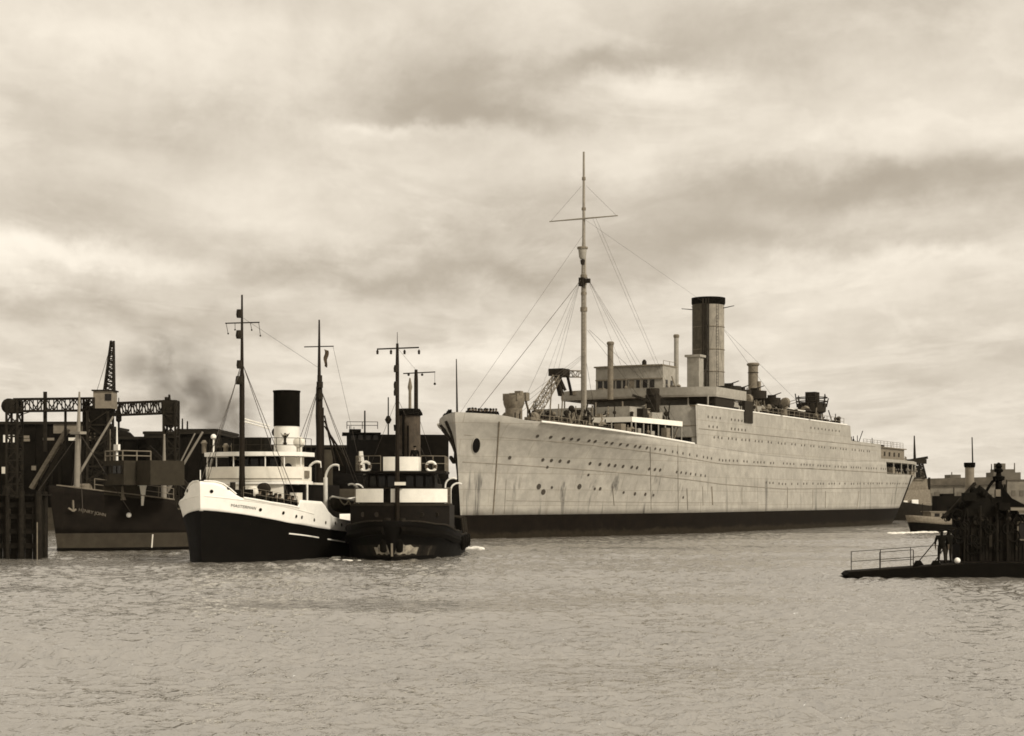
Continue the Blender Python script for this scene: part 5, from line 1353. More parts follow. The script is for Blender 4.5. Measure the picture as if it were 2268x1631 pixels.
# ------------------------------------------------------------------ coaster moored behind the jetty on the left
def make_coaster():
    S = Ship('coaster', 'dark cargo coaster with two pale derrick posts and a name in white letters', 'ship', -35.6, 129.0, 42.0)
    rt = S.root
    H = Hull(34, 8.0, lambda z: .6 - .16 * z, lambda z: 32 + 2 * min(max(z, 0) / 2, 1), (.34, .28), 2.0, (1.0, .9), (.25, .15), (.9, .5), 5)
    top = lambda x: interp([(0, 5.15), (3, 4.7), (8.8, 4.0), (9.2, 2.9), (22, 2.6), (28, 3.0), (34, 3.6)], x)
    H.band('lower_hull', lambda x: -1, lambda x: 1.42, 4, M_COASTLT, rt, nt=40)
    hu = H.band('hull', lambda x: 1.42, top, 7, M_COASTER, rt, nt=60, thick=.08, xs=(8.8, 9.2))
    H.deck('deck', lambda x: interp([(0, 4.2), (8.9, 3.3), (9, 1.9), (34, 1.9)], x), M_DKGREY, rt)
    H.strake('waterline_belting', lambda x: 0.18, .5, 32, .12, M_SOOT, rt)
    H.strake('bulwark_rail', lambda x: top(x) + .03, .2, 8.7, .06, M_GREY, rt)
    q, q2 = solve_side(S, H, 174.5, 1131), solve_side(S, H, 234, 1143)
    lettering('name_lettering', 'HENRY JOHN', H, q.x, q.z - .05, .34, q2.x - q.x, (q2.z - q.z) / (q2.x - q.x), M_CAB, hu)
    p = H.pt(1.3, 3.5, -1, .05); MB().beam(p + Vector((0, 0, .5)), p + Vector((0, -.05, -.3)), .12).beam(p + Vector((-.4, 0, -.1)), p + Vector((0, -.05, -.35)), .12).beam(p + Vector((.4, 0, -.1)), p + Vector((0, -.05, -.35)), .12).build('anchor', M_GREY, hu)
    q = solve_side(S, H, 285, 1141); MB().ball(H.pt(q.x, q.z, -1, .05), .2, 10).build('white_fender', M_WHITE, hu)
    q = solve_side(S, H, 336, 1190); MB().path([H.pt(q.x + .02 * k, .25 + .35 * k, -1, .04) for k in range(4)], .06).build('draught_marks', M_CREAM, hu)
    mb = MB(); mb.rail([H.pt(x, top(x), -1) + Vector((0, .1, 0)) for x in (2.6, 4.2, 5.8, 7.4, 8.7)], .9, 2, .03, 1.2); mb.build('forecastle_rail', M_CAB, rt)
    mb = MB(); mb.lathe((2.4, -.6, 4.9), [(.4, -.8), (.4, .8)], 10, axis='y'); mb.box(4.4, 5.1, -3.0, -2.2, 4.0, 5.3); mb.box(6.0, 6.5, -3.2, -2.6, 3.8, 5.1); mb.build('windlass', M_GREY, rt)
    # house with wheelhouse on top
    a = S.at(251, 1100, -3.6).x; b = S.at(316, 1100, -3.6).x
    zh = S.at(280, 1076, -3.6).z
    mb = MB(); n = 8; vs = []
    for i in range(n + 1):
        xx = a + (b - a) * i / n; zl = top(xx) - .25; ba, bb = H.hb(H.t(xx, zl), zl) + .02, H.hb(H.t(xx, zh), zh) * .97 + .02
        vs += [(xx, -ba, zl), (xx, -bb, zh), (xx, bb, zh), (xx, ba, zl)]
    mb.add(vs, [(4 * i + j, 4 * i + 4 + j, 4 * i + 5 + j, 4 * i + 1 + j) for i in range(n) for j in range(3)] + [(0, 1, 2, 3), (4 * n + 3, 4 * n + 2, 4 * n + 1, 4 * n)])
    hs = mb.build('house', M_COASTHS, rt)
    MB().box(a, b, -3.0, 3.0, zh - .05, zh + .03).build('house_roof', M_DKGREY, hs)
    z = zh + .03
    w0, w1 = S.at_x(238, 1050, a + .5).y, S.at_x(279, 1050, a + .5).y
    wh = MB().prism([(a + .3, w0), (a + .1, (w0 + w1) / 2), (a + .3, w1), (a + 3.2, w1), (a + 3.2, w0)], z, z + 1.9).build('wheelhouse', M_COASTHS, hs)
    for k in range(4):
        f = (k + .5) / 4; MB().box(a + .08, a + .32, w0 + (w1 - w0) * f - .22, w0 + (w1 - w0) * f + .22, z + .9, z + 1.5).build('window', M_GLASS, wh)
    MB().box(a + 1.4, a + 4.6, w1 - 1.9, w1 - .1, z, z + 1.9).build('chart_room', M_COASTHS, hs)
    MB().rail([(a + .3, w0, z + 1.9), (a + .2, w1, z + 1.9), (a + 2.8, w1, z + 1.9)], .75, 2, .045, 1.2).build('railing', M_CAB, wh)
    p = S.at_x(259, 1033, a + 1.2); MB().tube((a + 1.2, p.y, z + 1.9), (a + 1.2, p.y, z + 4.6), .10, .05).box(a + 1.1, a + 1.3, p.y - .3, p.y + .3, z + 2.7, z + 3.2).build('wheelhouse_mast', M_WHITE, wh)
    q = S.at_x(244, 1033, a + 1.2); MB().tube((a + 1.2, q.y, z + 1.9), (a + 1.2, q.y, z + 4.4), .04).build('wheelhouse_aerial', M_GREY, wh)
    # derrick posts and booms
    def post(u, ut, vt, vb, booms):
        x = S.at(u, vb, -.6).x
        yb, yt = S.at_x(u, vb, x).y, S.at_x(ut, vt, x).y; zt = S.at_x(ut, vt, x).z
        o = MB().tube((x, yb, 1.9), (x, yb + (yt - yb) * .7, zt - 3.2), .24, .22, n=12).tube((x, yb + (yt - yb) * .7, zt - 3.2), (x, yt, zt), .17, .07, n=10).build('derrick_post', M_MASTG, rt)
        MB().box(x - .3, x + .3, yt - .5, yt + .8, zt - 3.3, zt - 3.1).build('crosstree', M_MASTG, o)
        for (u0, v0, u1, v1, w) in booms:
            a_, b_ = S.at_x(u0, v0, x + .2), S.at_x(u1, v1, x + 2.0)
            MB().tube(a_, b_, w, w * .7, n=8).build('derrick_boom', M_MASTG, o)
        mb = MB()
        for dy, dx in ((-3.6, 3), (-3.8, -1.5), (3.6, 2), (3.7, -2)): mb.tube((x, yt, zt - 3.2), (x + dx, dy, 3), .025, n=4)
        mb.build('rigging', M_WIRE, o)
        return o
    post(168, 176, 868, 1086, ((174, 1052, 251, 923, .11),))
    post(362, 364, 962, 1100, ((367, 1090, 432, 960, .07), (369, 1092, 449, 957, .12)))
    mb = MB(); p = S.at(318, 1078, -3.5); mb.lathe((p.x, -3.3, p.z), [(.12, -1.5), (.3, -.2), (.4, .25)], 10); mb.build('cowl_ventilator', M_CREAM, rt)
    mb = MB(); mb.box(11.5, 22, -2.6, 2.6, 1.9, 3.2); mb.build('hatch_coaming', M_DKGREY, rt)
    MB().box(24, 32, -2.6, 2.6, 1.9, 5.0).lathe((28, 0, 5.0), [(.8, 0), (.8, 3.5)], 14).build('after_house', M_COASTHS, rt)
    return S
COASTER = make_coaster()
for (x, y, lab) in ((5.4, -2.4, 'pale-shirted figure at the forecastle rail of the dark coaster'), (13.5, -3.6, 'crewman by the second pale derrick post of the coaster')):
    person(lab, COASTER.world((x, y, 3.75 if x < 9 else 1.95)), R(-70), 'stand')

# ------------------------------------------------------------------ timber jetty at the left edge
def make_jetty():
    o = thing('timber_jetty', 'dark timber piled jetty standing in the water at the left edge', 'jetty', (-42, 118, 0))
    x1 = P(118, 1240, 116.5).x + 42
    pile = MB().lathe((0, 0, 0), [(.2, -2), (.2, 4.6), (.15, 4.75)], 9).mesh('pile'); pile.materials.append(M_TIMBER)
    rj = random.Random(2)
    for i in range(17):
        x = x1 - .2 - i * 1.02 + rj.uniform(-.1, .1)
        c = inst('pile', pile, o, (x, -4.9 + rj.uniform(-.06, .06), rj.uniform(-.25, .1)), (rj.uniform(-.02, .02), rj.uniform(-.02, .02), rj.uniform(0, 6)))
        c.scale = (rj.uniform(.8, 1.2),) * 2 + (1,)
    for i in range(2):
        inst('pile', pile, o, (x1 - .3, -4 + i * 1.5, rj.uniform(-.2, .1)), (rj.uniform(-.02, .02), 0, rj.uniform(0, 6)))
    board = MB().box(-8.6, 8.6, -.07, .07, -.17, .17).mesh('waling'); board.materials.append(M_TIMBER)
    for z in (.9, 1.9, 2.9, 3.7): inst('waling', board, o, (x1 - 8.7, -4.62, z), (0, rj.uniform(-.004, .004), 0))
    plank = MB().box(-.24, .24, -.04, .04, -2.3, 2.3).mesh('sheet_plank'); plank.materials.append(M_TIMBER)
    for i in range(34): inst('sheet_plank', plank, o, (x1 - .35 - i * .51, -4.40 + rj.uniform(-.03, .03), 1.9 + rj.uniform(-.1, .15)), (0, rj.uniform(-.01, .01), 0))
    for i in range(5): inst('sheet_plank', plank, o, (x1 - .42, -4.2 + i * .51, 1.9 + rj.uniform(-.1, .15)), (0, 0, R(90)))
    dk = MB().box(-.14, .14, -1.7, 1.7, -.05, .05).mesh('deck_plank'); dk.materials.append(M_TIMBER)
    for i in range(56): inst('deck_plank', dk, o, (x1 - .2 - i * .31, -3.3, 4.35 + rj.uniform(-.01, .01)))
    # bollards, lamps and pale patches seen against the dark
    for (u, v) in ((148, 1140), (20, 1030)):
        pass
    mb = MB(); mb.lathe((x1 - 2.5, -4.2, 4.4), [(.25, 0), (.18, .3), (.3, .6)], 10); mb.build('bollard', M_DKGREY, o)
    MB().tube((x1 - .1, -5.1, 0), (x1 - .1, -5.1, 2.5), .04).build('mooring_chain', M_GREY, o)
    return o
make_jetty()

# ------------------------------------------------------------------ quay, sheds, cranes behind
def quay():
    mb = MB(); mb.box(-150, -8, 222, 300, -2, 3.0); mb.build('quay_wall', M_CONCRETE); 
    o = bpy.data.objects['quay_wall']; tag(o, 'long dark quay wall behind the tugs on the left', kind='structure')
quay()

def boarded_building(name, label, cat, x0, x1, y0, y1, z0, zr, roof='flat', ridge=0.0, win=(), board=1.6, mat=None):
    """shed clad in upright boards, each board its own piece"""
    o = thing(name, label, cat, ((x0 + x1) / 2, (y0 + y1) / 2, z0))
    w, d, h = x1 - x0, y1 - y0, zr - z0; mat = mat or M_SHED
    MB().box(-w / 2 + .1, w / 2 - .1, -d / 2 + .15, d / 2, 0, h).build('wall', mat, o)
    n = max(2, int(w / board)); bw = w / n
    bm_ = MB().box(-bw * .47, bw * .47, -.06, .06, 0, h).mesh('wall_board'); bm_.materials.append(mat)
    rb = random.Random(int(abs(x0) * 7))
    for k in range(n): inst('wall_board', bm_, o, (-w / 2 + bw * (k + .5), -d / 2 + rb.uniform(.02, .10), 0), (0, 0, 0), (1, 1, rb.uniform(.985, 1.0)))
    if roof == 'flat': MB().box(-w / 2 - .3, w / 2 + .3, -d / 2 - .3, d / 2 + .3, h, h + .35).build('roof', M_ROOF, o)
    else: MB().yprism([(-w / 2 - .3, h), (w / 2 + .3, h), (0, h + ridge)], -d / 2 - .3, d / 2 + .3).build('roof', M_ROOF, o)
    for (u, v, ww, hh, bright) in win:
        p = P(u, v, y0); MB().box(-ww / 2, ww / 2, -.1, .05, -hh / 2, hh / 2).build('window' if not bright else 'pale_panel', M_GLASS if not bright else bright, o).location = (p.x - (x0 + x1) / 2, -d / 2 - .02, p.z - z0)
    return o
def bx(u, Y): return (u - CU) / F * Y
def bz(v, Y): return EYE + (HV - v) / F * Y
Y = 224.5
boarded_building('coal_store', 'big black boarded store at far left with pale panels high on it', 'shed', bx(-60, Y), bx(190, Y), Y, Y + 24, 3, bz(940, Y), win=[(20, 968, 1.5, .5, M_WHITE), (20, 976, 1.5, .5, M_WHITE), (56, 968, 1.1, .35, M_CAB), (57, 975, 1.1, .35, M_CAB), (108, 973, 1.5, .35, M_CAB), (162, 973, 1.2, .4, M_CREAM), (10, 1042, .7, .9, M_CREAM), (75, 1037, .6, .6, M_CAB), (150, 948, 3.8, 1.5, M_CAB), (210, 948, .1, .1, M_CAB), (190, 948, 1.6, 1.5, M_CAB)])  # bright reflections in the store's windows put in as pale panels
boarded_building('hopper_house', 'low black building under the gantry with a small turret', 'shed', bx(200, Y), bx(330, Y), Y + 2, Y + 20, 3, bz(972, Y))
tu = thing('turret', 'small black turret with a pointed finial on the hopper house roof', 'turret', (bx(263, Y + 6), Y + 6, bz(974, Y)))
MB().lathe((0, 0, 0), [(2.2, 0), (2.2, .6), (1.6, 1.2), (.5, 1.5)], 12).build('drum', M_SHED, tu); MB().lathe((0, 0, 1.4), [(.15, 0), (.15, 1.2), (.4, 1.4), (.4, 2.4), (.1, 3.2), (.06, 4.6)], 10).build('finial', M_SHED, tu)
boarded_building('transit_shed', 'black shed with a paler lintel right of the hopper house', 'shed', bx(322, Y), bx(476, Y), Y, Y + 22, 3, bz(962, Y), win=[(352, 963, 4.0, .9, M_ROOF)])
boarded_building('coal_bin', 'taller black bin between transit shed and white-sided tug', 'shed', bx(392, Y), bx(470, Y), Y + 3, Y + 20, 3, bz(954, Y))
boarded_building('long_shed', 'long low black shed behind the white-sided tug funnel', 'shed', bx(480, Y), bx(775, Y), Y, Y + 22, 3, bz(992, Y), roof='flat')
def chute(u0, v0, u1, v1, Yc, w, label, mat):
    o = thing('coal_chute', label, 'chute', tuple(P(u1, v1, Yc)), 0, 'coal chutes before the black sheds')
    a = P(u0, v0, Yc) - P(u1, v1, Yc)
    MB().beam(a, (0, 0, 0), w, .5).build('trough', mat, o)
    for f in (.2, .5, .8): MB().beam(a * f, (a.x * f, a.y, min(a.z * f - 2.2, -1.0)), .18).build('prop', M_STEEL, o)
chute(150, 950, 70, 1082, 219, 1.1, 'broad pale-edged coal chute slanting down left of the first derrick post', M_GREY)
chute(142, 985, 88, 1090, 218, .5, 'thin coal chute close beside the broad one', M_DKGREY)
chute(330, 990, 420, 1080, 219, .8, 'dark coal chute slanting down right behind the second derrick post', M_DKGREY)
for (u, v0, v1) in ((378, 955, 938), (404, 956, 932), (415, 956, 938)):
    q = P(u, v0, Y + 6); o = MB().tube((0, 0, -.6), (0, 0, (v0 - v1) / F * (Y + 6) + .3), .16, .1, n=6).build('vent_pipe', M_STEEL); o.location = q
    tag(o, {378: 'short vent pipe on the transit shed roof', 404: 'tallest of the three vent pipes on the coal bin roof', 415: 'vent pipe right of the tallest one on the coal bin'}[u], 'pipe', 'vent pipes on the black sheds')

def gantry():
    Yg = 216.0
    o = thing('gantry_crane', 'long dark lattice gantry on tall legs above the left sheds', 'crane', (bx(200, Yg), Yg, 3))
    X = lambda u: bx(u, Yg) - bx(200, Yg); Zf = lambda v: bz(v, Yg) - 3
    for (u0, u1) in ((34, 212), (250, 374)):
        MB().truss((X(u0), 0, Zf(898 if u0 < 100 else 907)), (X(u1), 0, Zf(896 if u0 < 100 else 902)), 1.6, 1.55, 10, .11).build('lattice_girder', M_STEEL, o)
    def leg(ua, ub, vt, vb, solid):
        mb = MB(); mb.truss((X((ua + ub) / 2), 0, 0), (X((ua + ub) / 2), 0, Zf(vt)), (ub - ua) / F * Yg, 2.2, 9, .13, up=(0, 1, 0)); mb.build('leg', M_STEEL, o)
        if solid: 
            for z0, z1 in solid: MB().box(X(ua), X(ub), -1, 1, Zf(z0), Zf(z1)).build('machinery_house', M_STEEL, o)
    leg(20, 44, 888, 1100, ((915, 886),)); leg(190, 236, 885, 1100, ((960, 900),)); leg(366, 392, 888, 1100, ((945, 887),))
    MB().lathe((X(22), 0, Zf(900)), [(1.0, -.5), (1.0, .5)], 14, axis='y').build('sheave', M_STEEL, o)
    MB().tube((X(375), 0, Zf(888)), (X(375), 0, Zf(874)), .2, .12).box(X(366), X(372), -.4, .4, Zf(880), Zf(886)).build('warning_post', M_STEEL, o)
    for (u, v) in ((207, 930), (207, 943), (207, 958), (208, 972)):
        MB().box(-.55, .55, -.12, .1, -.3, .3).build('lamp_housing', M_GREY, o).location = (X(u), -1.2, Zf(v))
    mb = MB(); mb.beam((X(44), 0, Zf(920)), (X(68), 0, Zf(912)), .1); mb.box(X(100) - .2, X(100) + .2, -.2, .2, Zf(1000), Zf(868)); mb.box(X(145) - .12, X(145) + .12, -.2, .2, Zf(1000), Zf(905)); mb.build('guide_post', M_STEEL, o)
    return o
gantry()
def jib_crane():
    Yc = 212.0
    o = thing('jib_crane', 'dockside crane with grey cab and steep lattice jib rising above the gantry', 'crane', (bx(232, Yc), Yc, 3))
    X = lambda u: bx(u, Yc) - bx(232, Yc); Zf = lambda v: bz(v, Yc) - 3
    mb = MB(); mb.truss((X(222), 0, 0), (X(222), 0, Zf(912)), 2.6, 2.6, 7, .14, up=(0, 1, 0)); mb.build('portal', M_STEEL, o)
    MB().yprism([(X(205), Zf(958)), (X(228), Zf(962)), (X(250), Zf(912)), (X(250), Zf(905)), (X(205), Zf(905))], -1.2, 1.2).build('slewing_base', M_SHED, o)
    cab = MB().box(X(212), X(254), -1.3, 1.3, Zf(906), Zf(868)).build('cab', M_CAB, o)
    MB().box(X(238), X(252), -1.36, -1.25, Zf(889), Zf(874)).build('cab_window', M_GLASS, cab); MB().box(X(211), X(216), -1.36, -1.25, Zf(906), Zf(882)).build('cab_door', M_STEEL, cab)
    MB().box(X(209), X(257), -1.5, 1.5, Zf(868), Zf(865)).build('cab_roof', M_STEEL, cab)
    MB().truss((X(242), 0, Zf(866)), (X(253), -1, Zf(757)), (1.15, .35), (1.1, .35), 12, .09, up=(0, 1, 0)).build('jib', M_STEEL, o)
    MB().tube((X(254), -1, Zf(758)), (X(256), 0, Zf(866)), .03).tube((X(253), -1, Zf(757)), (X(214), 0, Zf(868)), .03).build('luffing_cable', M_WIRE, o)
jib_crane()

def freighter():
    Yf = 214.0
    o = Ship('cargo_freighter', 'black freighter moored at the quay, upperworks showing above both tugs', 'ship', bx(672, 216), 216.0, 84.0)
    rt = o.root
    H = Hull(36, 9, lambda z: .8 - .1 * z, lambda z: 35 + .1 * z, (.25, .2), 2.2, (.9, .7), (.25, .2), (.9, .6), 8)
    H.band('hull', lambda x: -1, lambda x: interp([(0, 8.4), (10, 6.6), (36, 7.2)], x), 6, M_BLACK, rt, nt=30, thick=.1)
    H.deck('deck', lambda x: 6.0, M_DKGREY, rt)
    a, b = o.at(768, 970, 0).x, o.at(835, 970, 0).x
    hs = MB().box(a, b, -3.5, 3.5, 5.5, bz(962, 217)).build('bridge_house', M_BLACK, rt)
    MB().box(a + .3, a + 1.8, -2.8, 2.8, bz(962, 217), bz(953, 217)).build('wheelhouse', M_BLACK, hs)
    MB().box(a - .6, b + .4, -4, 4, bz(964, 217), bz(961, 217)).build('bridge_wing', M_BLACK, hs)
    for k in range(4):
        MB().box(-.3, .3, -.05, .05, -.3, .3).build('window', M_GLASS, hs).location = (a + .8 + k * .95, -3.52, bz(972, 217))
    c = o.at(990, 975, 0).x
    MB().box(b, c, -3.2, 3.2, 5.5, bz(966, 219)).build('long_house', M_SHED, rt)
    p = o.at(797, 985, 0).x; MB().tube((p, -3.7, bz(1024, 217)), (p, -3.7, bz(1002, 217)), .22, .18).build('white_pipe', M_CREAM, rt)
    for u, vt, r in ((775, 944, .1), (784, 946, .07), (808, 910, .16), (860, 880, .13)):
        x = o.at(u, 970, 0).x; MB().tube((x, 0, 6), (x, 0, bz(vt, 217)), r, r * .6).build('mast', M_STEEL, rt)
    x = o.at(860, 970, 0).x
    MB().lathe((x, 0, bz(930, 217)), [(.2, -.5), (.45, 0), (.2, .5)], 8).build('masthead_lamp', M_STEEL, rt)
    MB().rail([(a, -3.5, bz(953, 217)), (b, -3.5, bz(953, 217))], .9, 2, .04).build('railing', M_STEEL, rt)
freighter()

# drifting funnel smoke behind the white tug
def smoke():
    mb = MB()
    rs = random.Random(9); Yc = 260.0
    pts = [(490, 935, 11.0), (445, 885, 12.0), (395, 838, 12.0), (345, 812, 11.0)]
    for u, v, r in pts: mb.ball(P(u, v, Yc), r, 14, 0.9)
    me = mb.mesh('smoke')
    o = link('smoke', me, None); md = o.modifiers.new('merge', 'REMESH'); md.mode = 'VOXEL'; md.voxel_size = 1.2
    m = bpy.data.materials.new('smoke_volume'); m.use_nodes = True; t = NT(m.node_tree); t.n.clear()
    out = t.node('ShaderNodeOutputMaterial'); vo = t.node('ShaderNodeVolumePrincipled')
    co = t.node('ShaderNodeTexCoord').outputs['Object']
    n = t.noise(t.scale(co, (1, .7, 1)), .22, 4, .6, .6)
    d = t.ramp(n, .27, .76, 0, .26)
    # billows thin out away from the line of the plume
    near = None
    for (u, v, r_) in ((492, 935, 7.5), (465, 905, 8.5), (435, 872, 9.5), (400, 842, 10.0), (352, 815, 9.0)):
        ln = t.node('ShaderNodeVectorMath', operation='DISTANCE'); t.l.new(co, ln.inputs[0]); ln.inputs[1].default_value = tuple(P(u, v, Yc))
        g = t.math('MULTIPLY', t.ramp(ln.outputs['Value'], r_, 0.0), {492: 1.25, 465: 1.0, 435: .8, 400: .7, 352: .6}[u])
        near = g if near is None else t.math('MAXIMUM', near, g)
    d = t.math('MULTIPLY', d, near)
    t.l.new(d, vo.inputs['Density']); vo.inputs['Color'].default_value = (.16, .13, .095, 1)
    t.l.new(vo.outputs[0], out.inputs['Volume'])
    o.data.materials.append(m); tag(o, 'brown coal smoke drifting up behind the foremast of the white-sided tug', kind='stuff')
smoke()

# ------------------------------------------------------------------ far right: stern tug, launch, far bank
def stern_tug():
    S = Ship('tugboat', 'small distant tug with a lattice mast, hidden partly by the liner stern', 'tug', bx(1960, 330), 330.0, 75.0)
    rt = S.root; Yt = 333
    H = Hull(24, 6.5, lambda z: .3, lambda z: 23.5, (.35, .3), 2.2, (.8, .5), (.35, .3), (.8, .5), 2.5)
    H.band('hull', lambda x: -.6, lambda x: interp([(0, 4.0), (8, 2.9), (24, 3.1)], x), 4, M_STEEL, rt, nt=24)
    H.deck('deck', lambda x: 2.4, M_STEEL, rt)
    x = lambda u: S.at(u, 1100, 0).x
    z = lambda v: bz(v, Yt)
    hs = MB().box(x(1975), x(2055), -2, 2, 2.4, z(1122)).build('house', M_STEEL, rt)
    MB().xprism([(-2, z(1122)), (2, z(1122)), (1.4, z(1085)), (-1.4, z(1085))], x(1992), x(2052)).build('funnel_casing', M_GREY, hs)
    MB().yprism([(x(1985), z(1100)), (x(2056), z(1100)), (x(2046), z(1040)), (x(2014), z(1040))], -.5, .5).build('tower_skirt', M_GREY, hs)
    MB().truss((x(2030), 0, z(1060)), (x(2030), 0, z(1018)), (3.2, 1.6), (2, 1), 5, .14, up=(0, 1, 0)).build('lattice_mast', M_STEEL, rt)
    MB().box(x(2012), x(2048), -.8, .8, z(1028), z(1018)).beam((x(2008), 0, z(1022)), (x(2054), 0, z(1014)), .5).build('mast_platform', M_STEEL, rt)
    MB().tube((x(2026), 0, z(1020)), (x(2025), 0, z(966)), .3, .12).build('pole_mast', M_STEEL, rt)
    MB().box(x(2007), x(2021), -2.4, -2.05, z(1121), z(1107)).build('white_board', M_WHITE, rt); MB().box(x(1989), x(1997), -2.4, -2.05, z(1119), z(1109)).build('white_board', M_CREAM, rt)
    MB().tube((x(2058), 0, 2.4), (x(2058), 0, z(1058)), .25).build('post', M_STEEL, rt)
stern_tug()

def launch():
    X, Yl = bx(2012, 208), 208.0
    S = Ship('launch', 'open motor launch with pale sides and a white wave under its bow', 'launch', X, Yl, 72.0)
    rt = S.root
    H = Hull(9.5, 2.9, lambda z: .3 - .3 * z, lambda z: 9.4, (.4, .3), 2.2, (.85, .55), (.4, .3), (.7, .4), 1.5)
    H.band('lower_hull', lambda x: -.4, lambda x: interp([(0, 1.25), (4, .95), (9.5, .95)], x), 4, M_SOOT, rt, nt=24)
    H.band('topside', lambda x: interp([(0, 1.25), (4, .95), (9.5, .95)], x), lambda x: interp([(0, 2.1), (4, 1.8), (9.5, 1.6)], x), 3, M_GREY, rt, nt=24, thick=.05)
    H.deck('foredeck', lambda x: interp([(0, 1.9), (4, 1.6), (9.5, 1.4)], x), M_GREY, rt)
    MB().box(2.6, 6.6, -1.0, 1.0, 1.5, 2.5).box(2.4, 6.8, -1.1, 1.1, 2.5, 2.6).build('cabin', M_GREY, rt)
    for k in range(3): MB().box(3.1 + 1.1 * k, 3.8 + 1.1 * k, -1.04, -.98, 1.95, 2.35).build('cabin_window', M_GLASS, rt)
    MB().tube((2.0, 0, 1.6), (2.0, 0, 3.6), .04).build('staff', M_STEEL, rt)
    return S
LAUNCH = launch()

def foam(name, pts, label, spread, n, seed, size=.3):
    """broken white water: many low lumps on the surface"""
    rf = random.Random(seed); mb = MB()
    for _ in range(n):
        t = rf.random(); k = min(int(t * (len(pts) - 1)), len(pts) - 2); f = t * (len(pts) - 1) - k
        p = Vector(pts[k]).lerp(Vector(pts[k + 1]), f) + Vector((rf.gauss(0, spread), rf.gauss(0, spread), 0))
        r = size * rf.uniform(.4, 1.3); mb.lathe((p.x, p.y, .0), [(r, -.04), (r * .9, r * .25), (r * .5, r * .45), (.02, r * .5)], 7, rf.uniform(.8, 1.8), rf.uniform(.7, 1.2))
    o = mb.build(name, M_FOAM); tag(o, label, kind='stuff')
foam('foam', [P(1975, 1185, 198) * 1 - Vector((0, 0, 0)), (bx(2025, 204), 204, 0), (bx(2095, 209), 209, 0)], 'white bow wave under the launch', .40, 90, 1, .30)
q = BT_.world((29, -3.0, 0)); foam('foam', [q + Vector((-.6, 0, 0)), q + Vector((1.6, -1.5, 0))], 'white water at the stern of the black tug', .35, 60, 2, .32)
foam('foam', [BT_.world((-.3, 2.2, 0)), BT_.world((3, 4.2, 0)), BT_.world((8, 4.6, 0))], 'thin ripple foam along the black tug bow', .12, 40, 3, .12)

def hut_barge():
    Yh = 262
    o = thing('work_barge', 'dark barge with a square black hut, beyond the launch', 'barge', (bx(2090, Yh), Yh, 0))
    MB().yprism([(-5, 1.5), (6, 1.6), (5.4, -.5), (-4.4, -.5)], -2, 2).build('hull', M_STEEL, o)
    z = lambda v: bz(v, Yh)
    h = MB().box(bx(2070, Yh) - bx(2090, Yh), bx(2125, Yh) - bx(2090, Yh), -1.6, 1.6, 1.5, z(1099)).build('hut', M_SHED, o)
    MB().box(-.4, 1.4, -1, 1, z(1099), z(1094)).build('hut_roof_box', M_SHED, o); MB().tube((1.6, 0, z(1099)), (1.6, 0, z(1080)), .08).build('stove_pipe', M_STEEL, o)
hut_barge()

M_FARST = pbr('haze_paled_paint', (0.14, 0.124, 0.098), .9, .05, grain=.3, gscale=.25)  # haze over the far steamer, doors and windows put into this colour
def far_bank():
    o = MB().box(bx(1700, 520), 420, 520, 900, -2, 2.2).build('far_bank', M_CONCRETE); tag(o, 'low far bank of the river on the right', kind='structure')
    Y = 530.0; z = lambda v: bz(v, Y); x = lambda u: bx(u, Y)
    b = thing('warehouse', 'long flat-roofed warehouse across the river at right', 'warehouse', (x(2110), Y + 10, 2.2))
    w0, w1 = x(2030) - x(2110), x(2225) - x(2110)
    MB().box(w0, w1, -9, 9, 0, z(1074) - 2.2).build('wall', M_PALE, b)
    MB().yprism([(w0 - .5, z(1076) - 2.2), (w1 + .5, z(1073) - 2.2), (w1 + .5, z(1056) - 2.2), (w0 - .5, z(1061) - 2.2)], -9.8, 9.8).build('roof', M_FARDK, b)
    for k in range(11): MB().box(-.9, .9, -.1, .1, -1.6, 1.6).build('loading_door', M_FARST, b).location = (w0 + 2 + k * (w1 - w0 - 4) / 10, -9.05, 2.2 + (k % 3) * .3)
    b2 = thing('riverside_block', 'pale riverside block at the right edge, beyond the dark workboat', 'building', (x(2258), Y + 10, 2.2))
    MB().box(-3.6, 30, -9, 9, 0, z(1064) - 2.2).build('wall', M_PALE, b2); MB().box(-4, 30.4, -9.4, 9.4, z(1064) - 2.2, z(1062) - 2.2).build('roof', M_FARDK, b2)
    for k in range(4): MB().box(-.6, .6, -.1, .1, -.9, .9).build('window', M_FARST, b2).location = (-1.6 + k * 2.6, -9.05, 4.0)
    # upperworks of a steamer lying in the dock beyond
    Yd = 640.0; s = thing('distant_steamer', 'hazy grey steamer upperworks showing over the far warehouse behind the chimney', 'ship', (bx(2225, Yd), Yd, 0))
    X = lambda u: bx(u, Yd) - bx(2225, Yd); Z = lambda v: bz(v, Yd)
    MB().yprism([(X(2150), 3), (X(2330), 3), (X(2340), Z(1062)), (X(2140), Z(1064))], -6, 6).build('hull', M_FARDK, s)
    MB().box(X(2192), X(2252), -5, 5, Z(1064), Z(1047)).box(X(2200), X(2240), -4, 4, Z(1047), Z(1040)).build('upperworks', M_FARST, s)
    MB().lathe((X(2214), 0, 0), [(2.2, Z(1042)), (2.2, Z(1027))], 14).build('funnel', M_FARST, s)
    for u, v in ((2196, 1028), (2247, 1026), (2108, 1046)): MB().tube((X(u), 0, Z(1066)), (X(u), 0, Z(v)), .35, .2, n=6).build('mast', M_FARST, s)
    MB().box(X(2098), X(2122), -4, 4, Z(1064), Z(1052)).build('deckhouse', M_FARST, s)
far_bank()

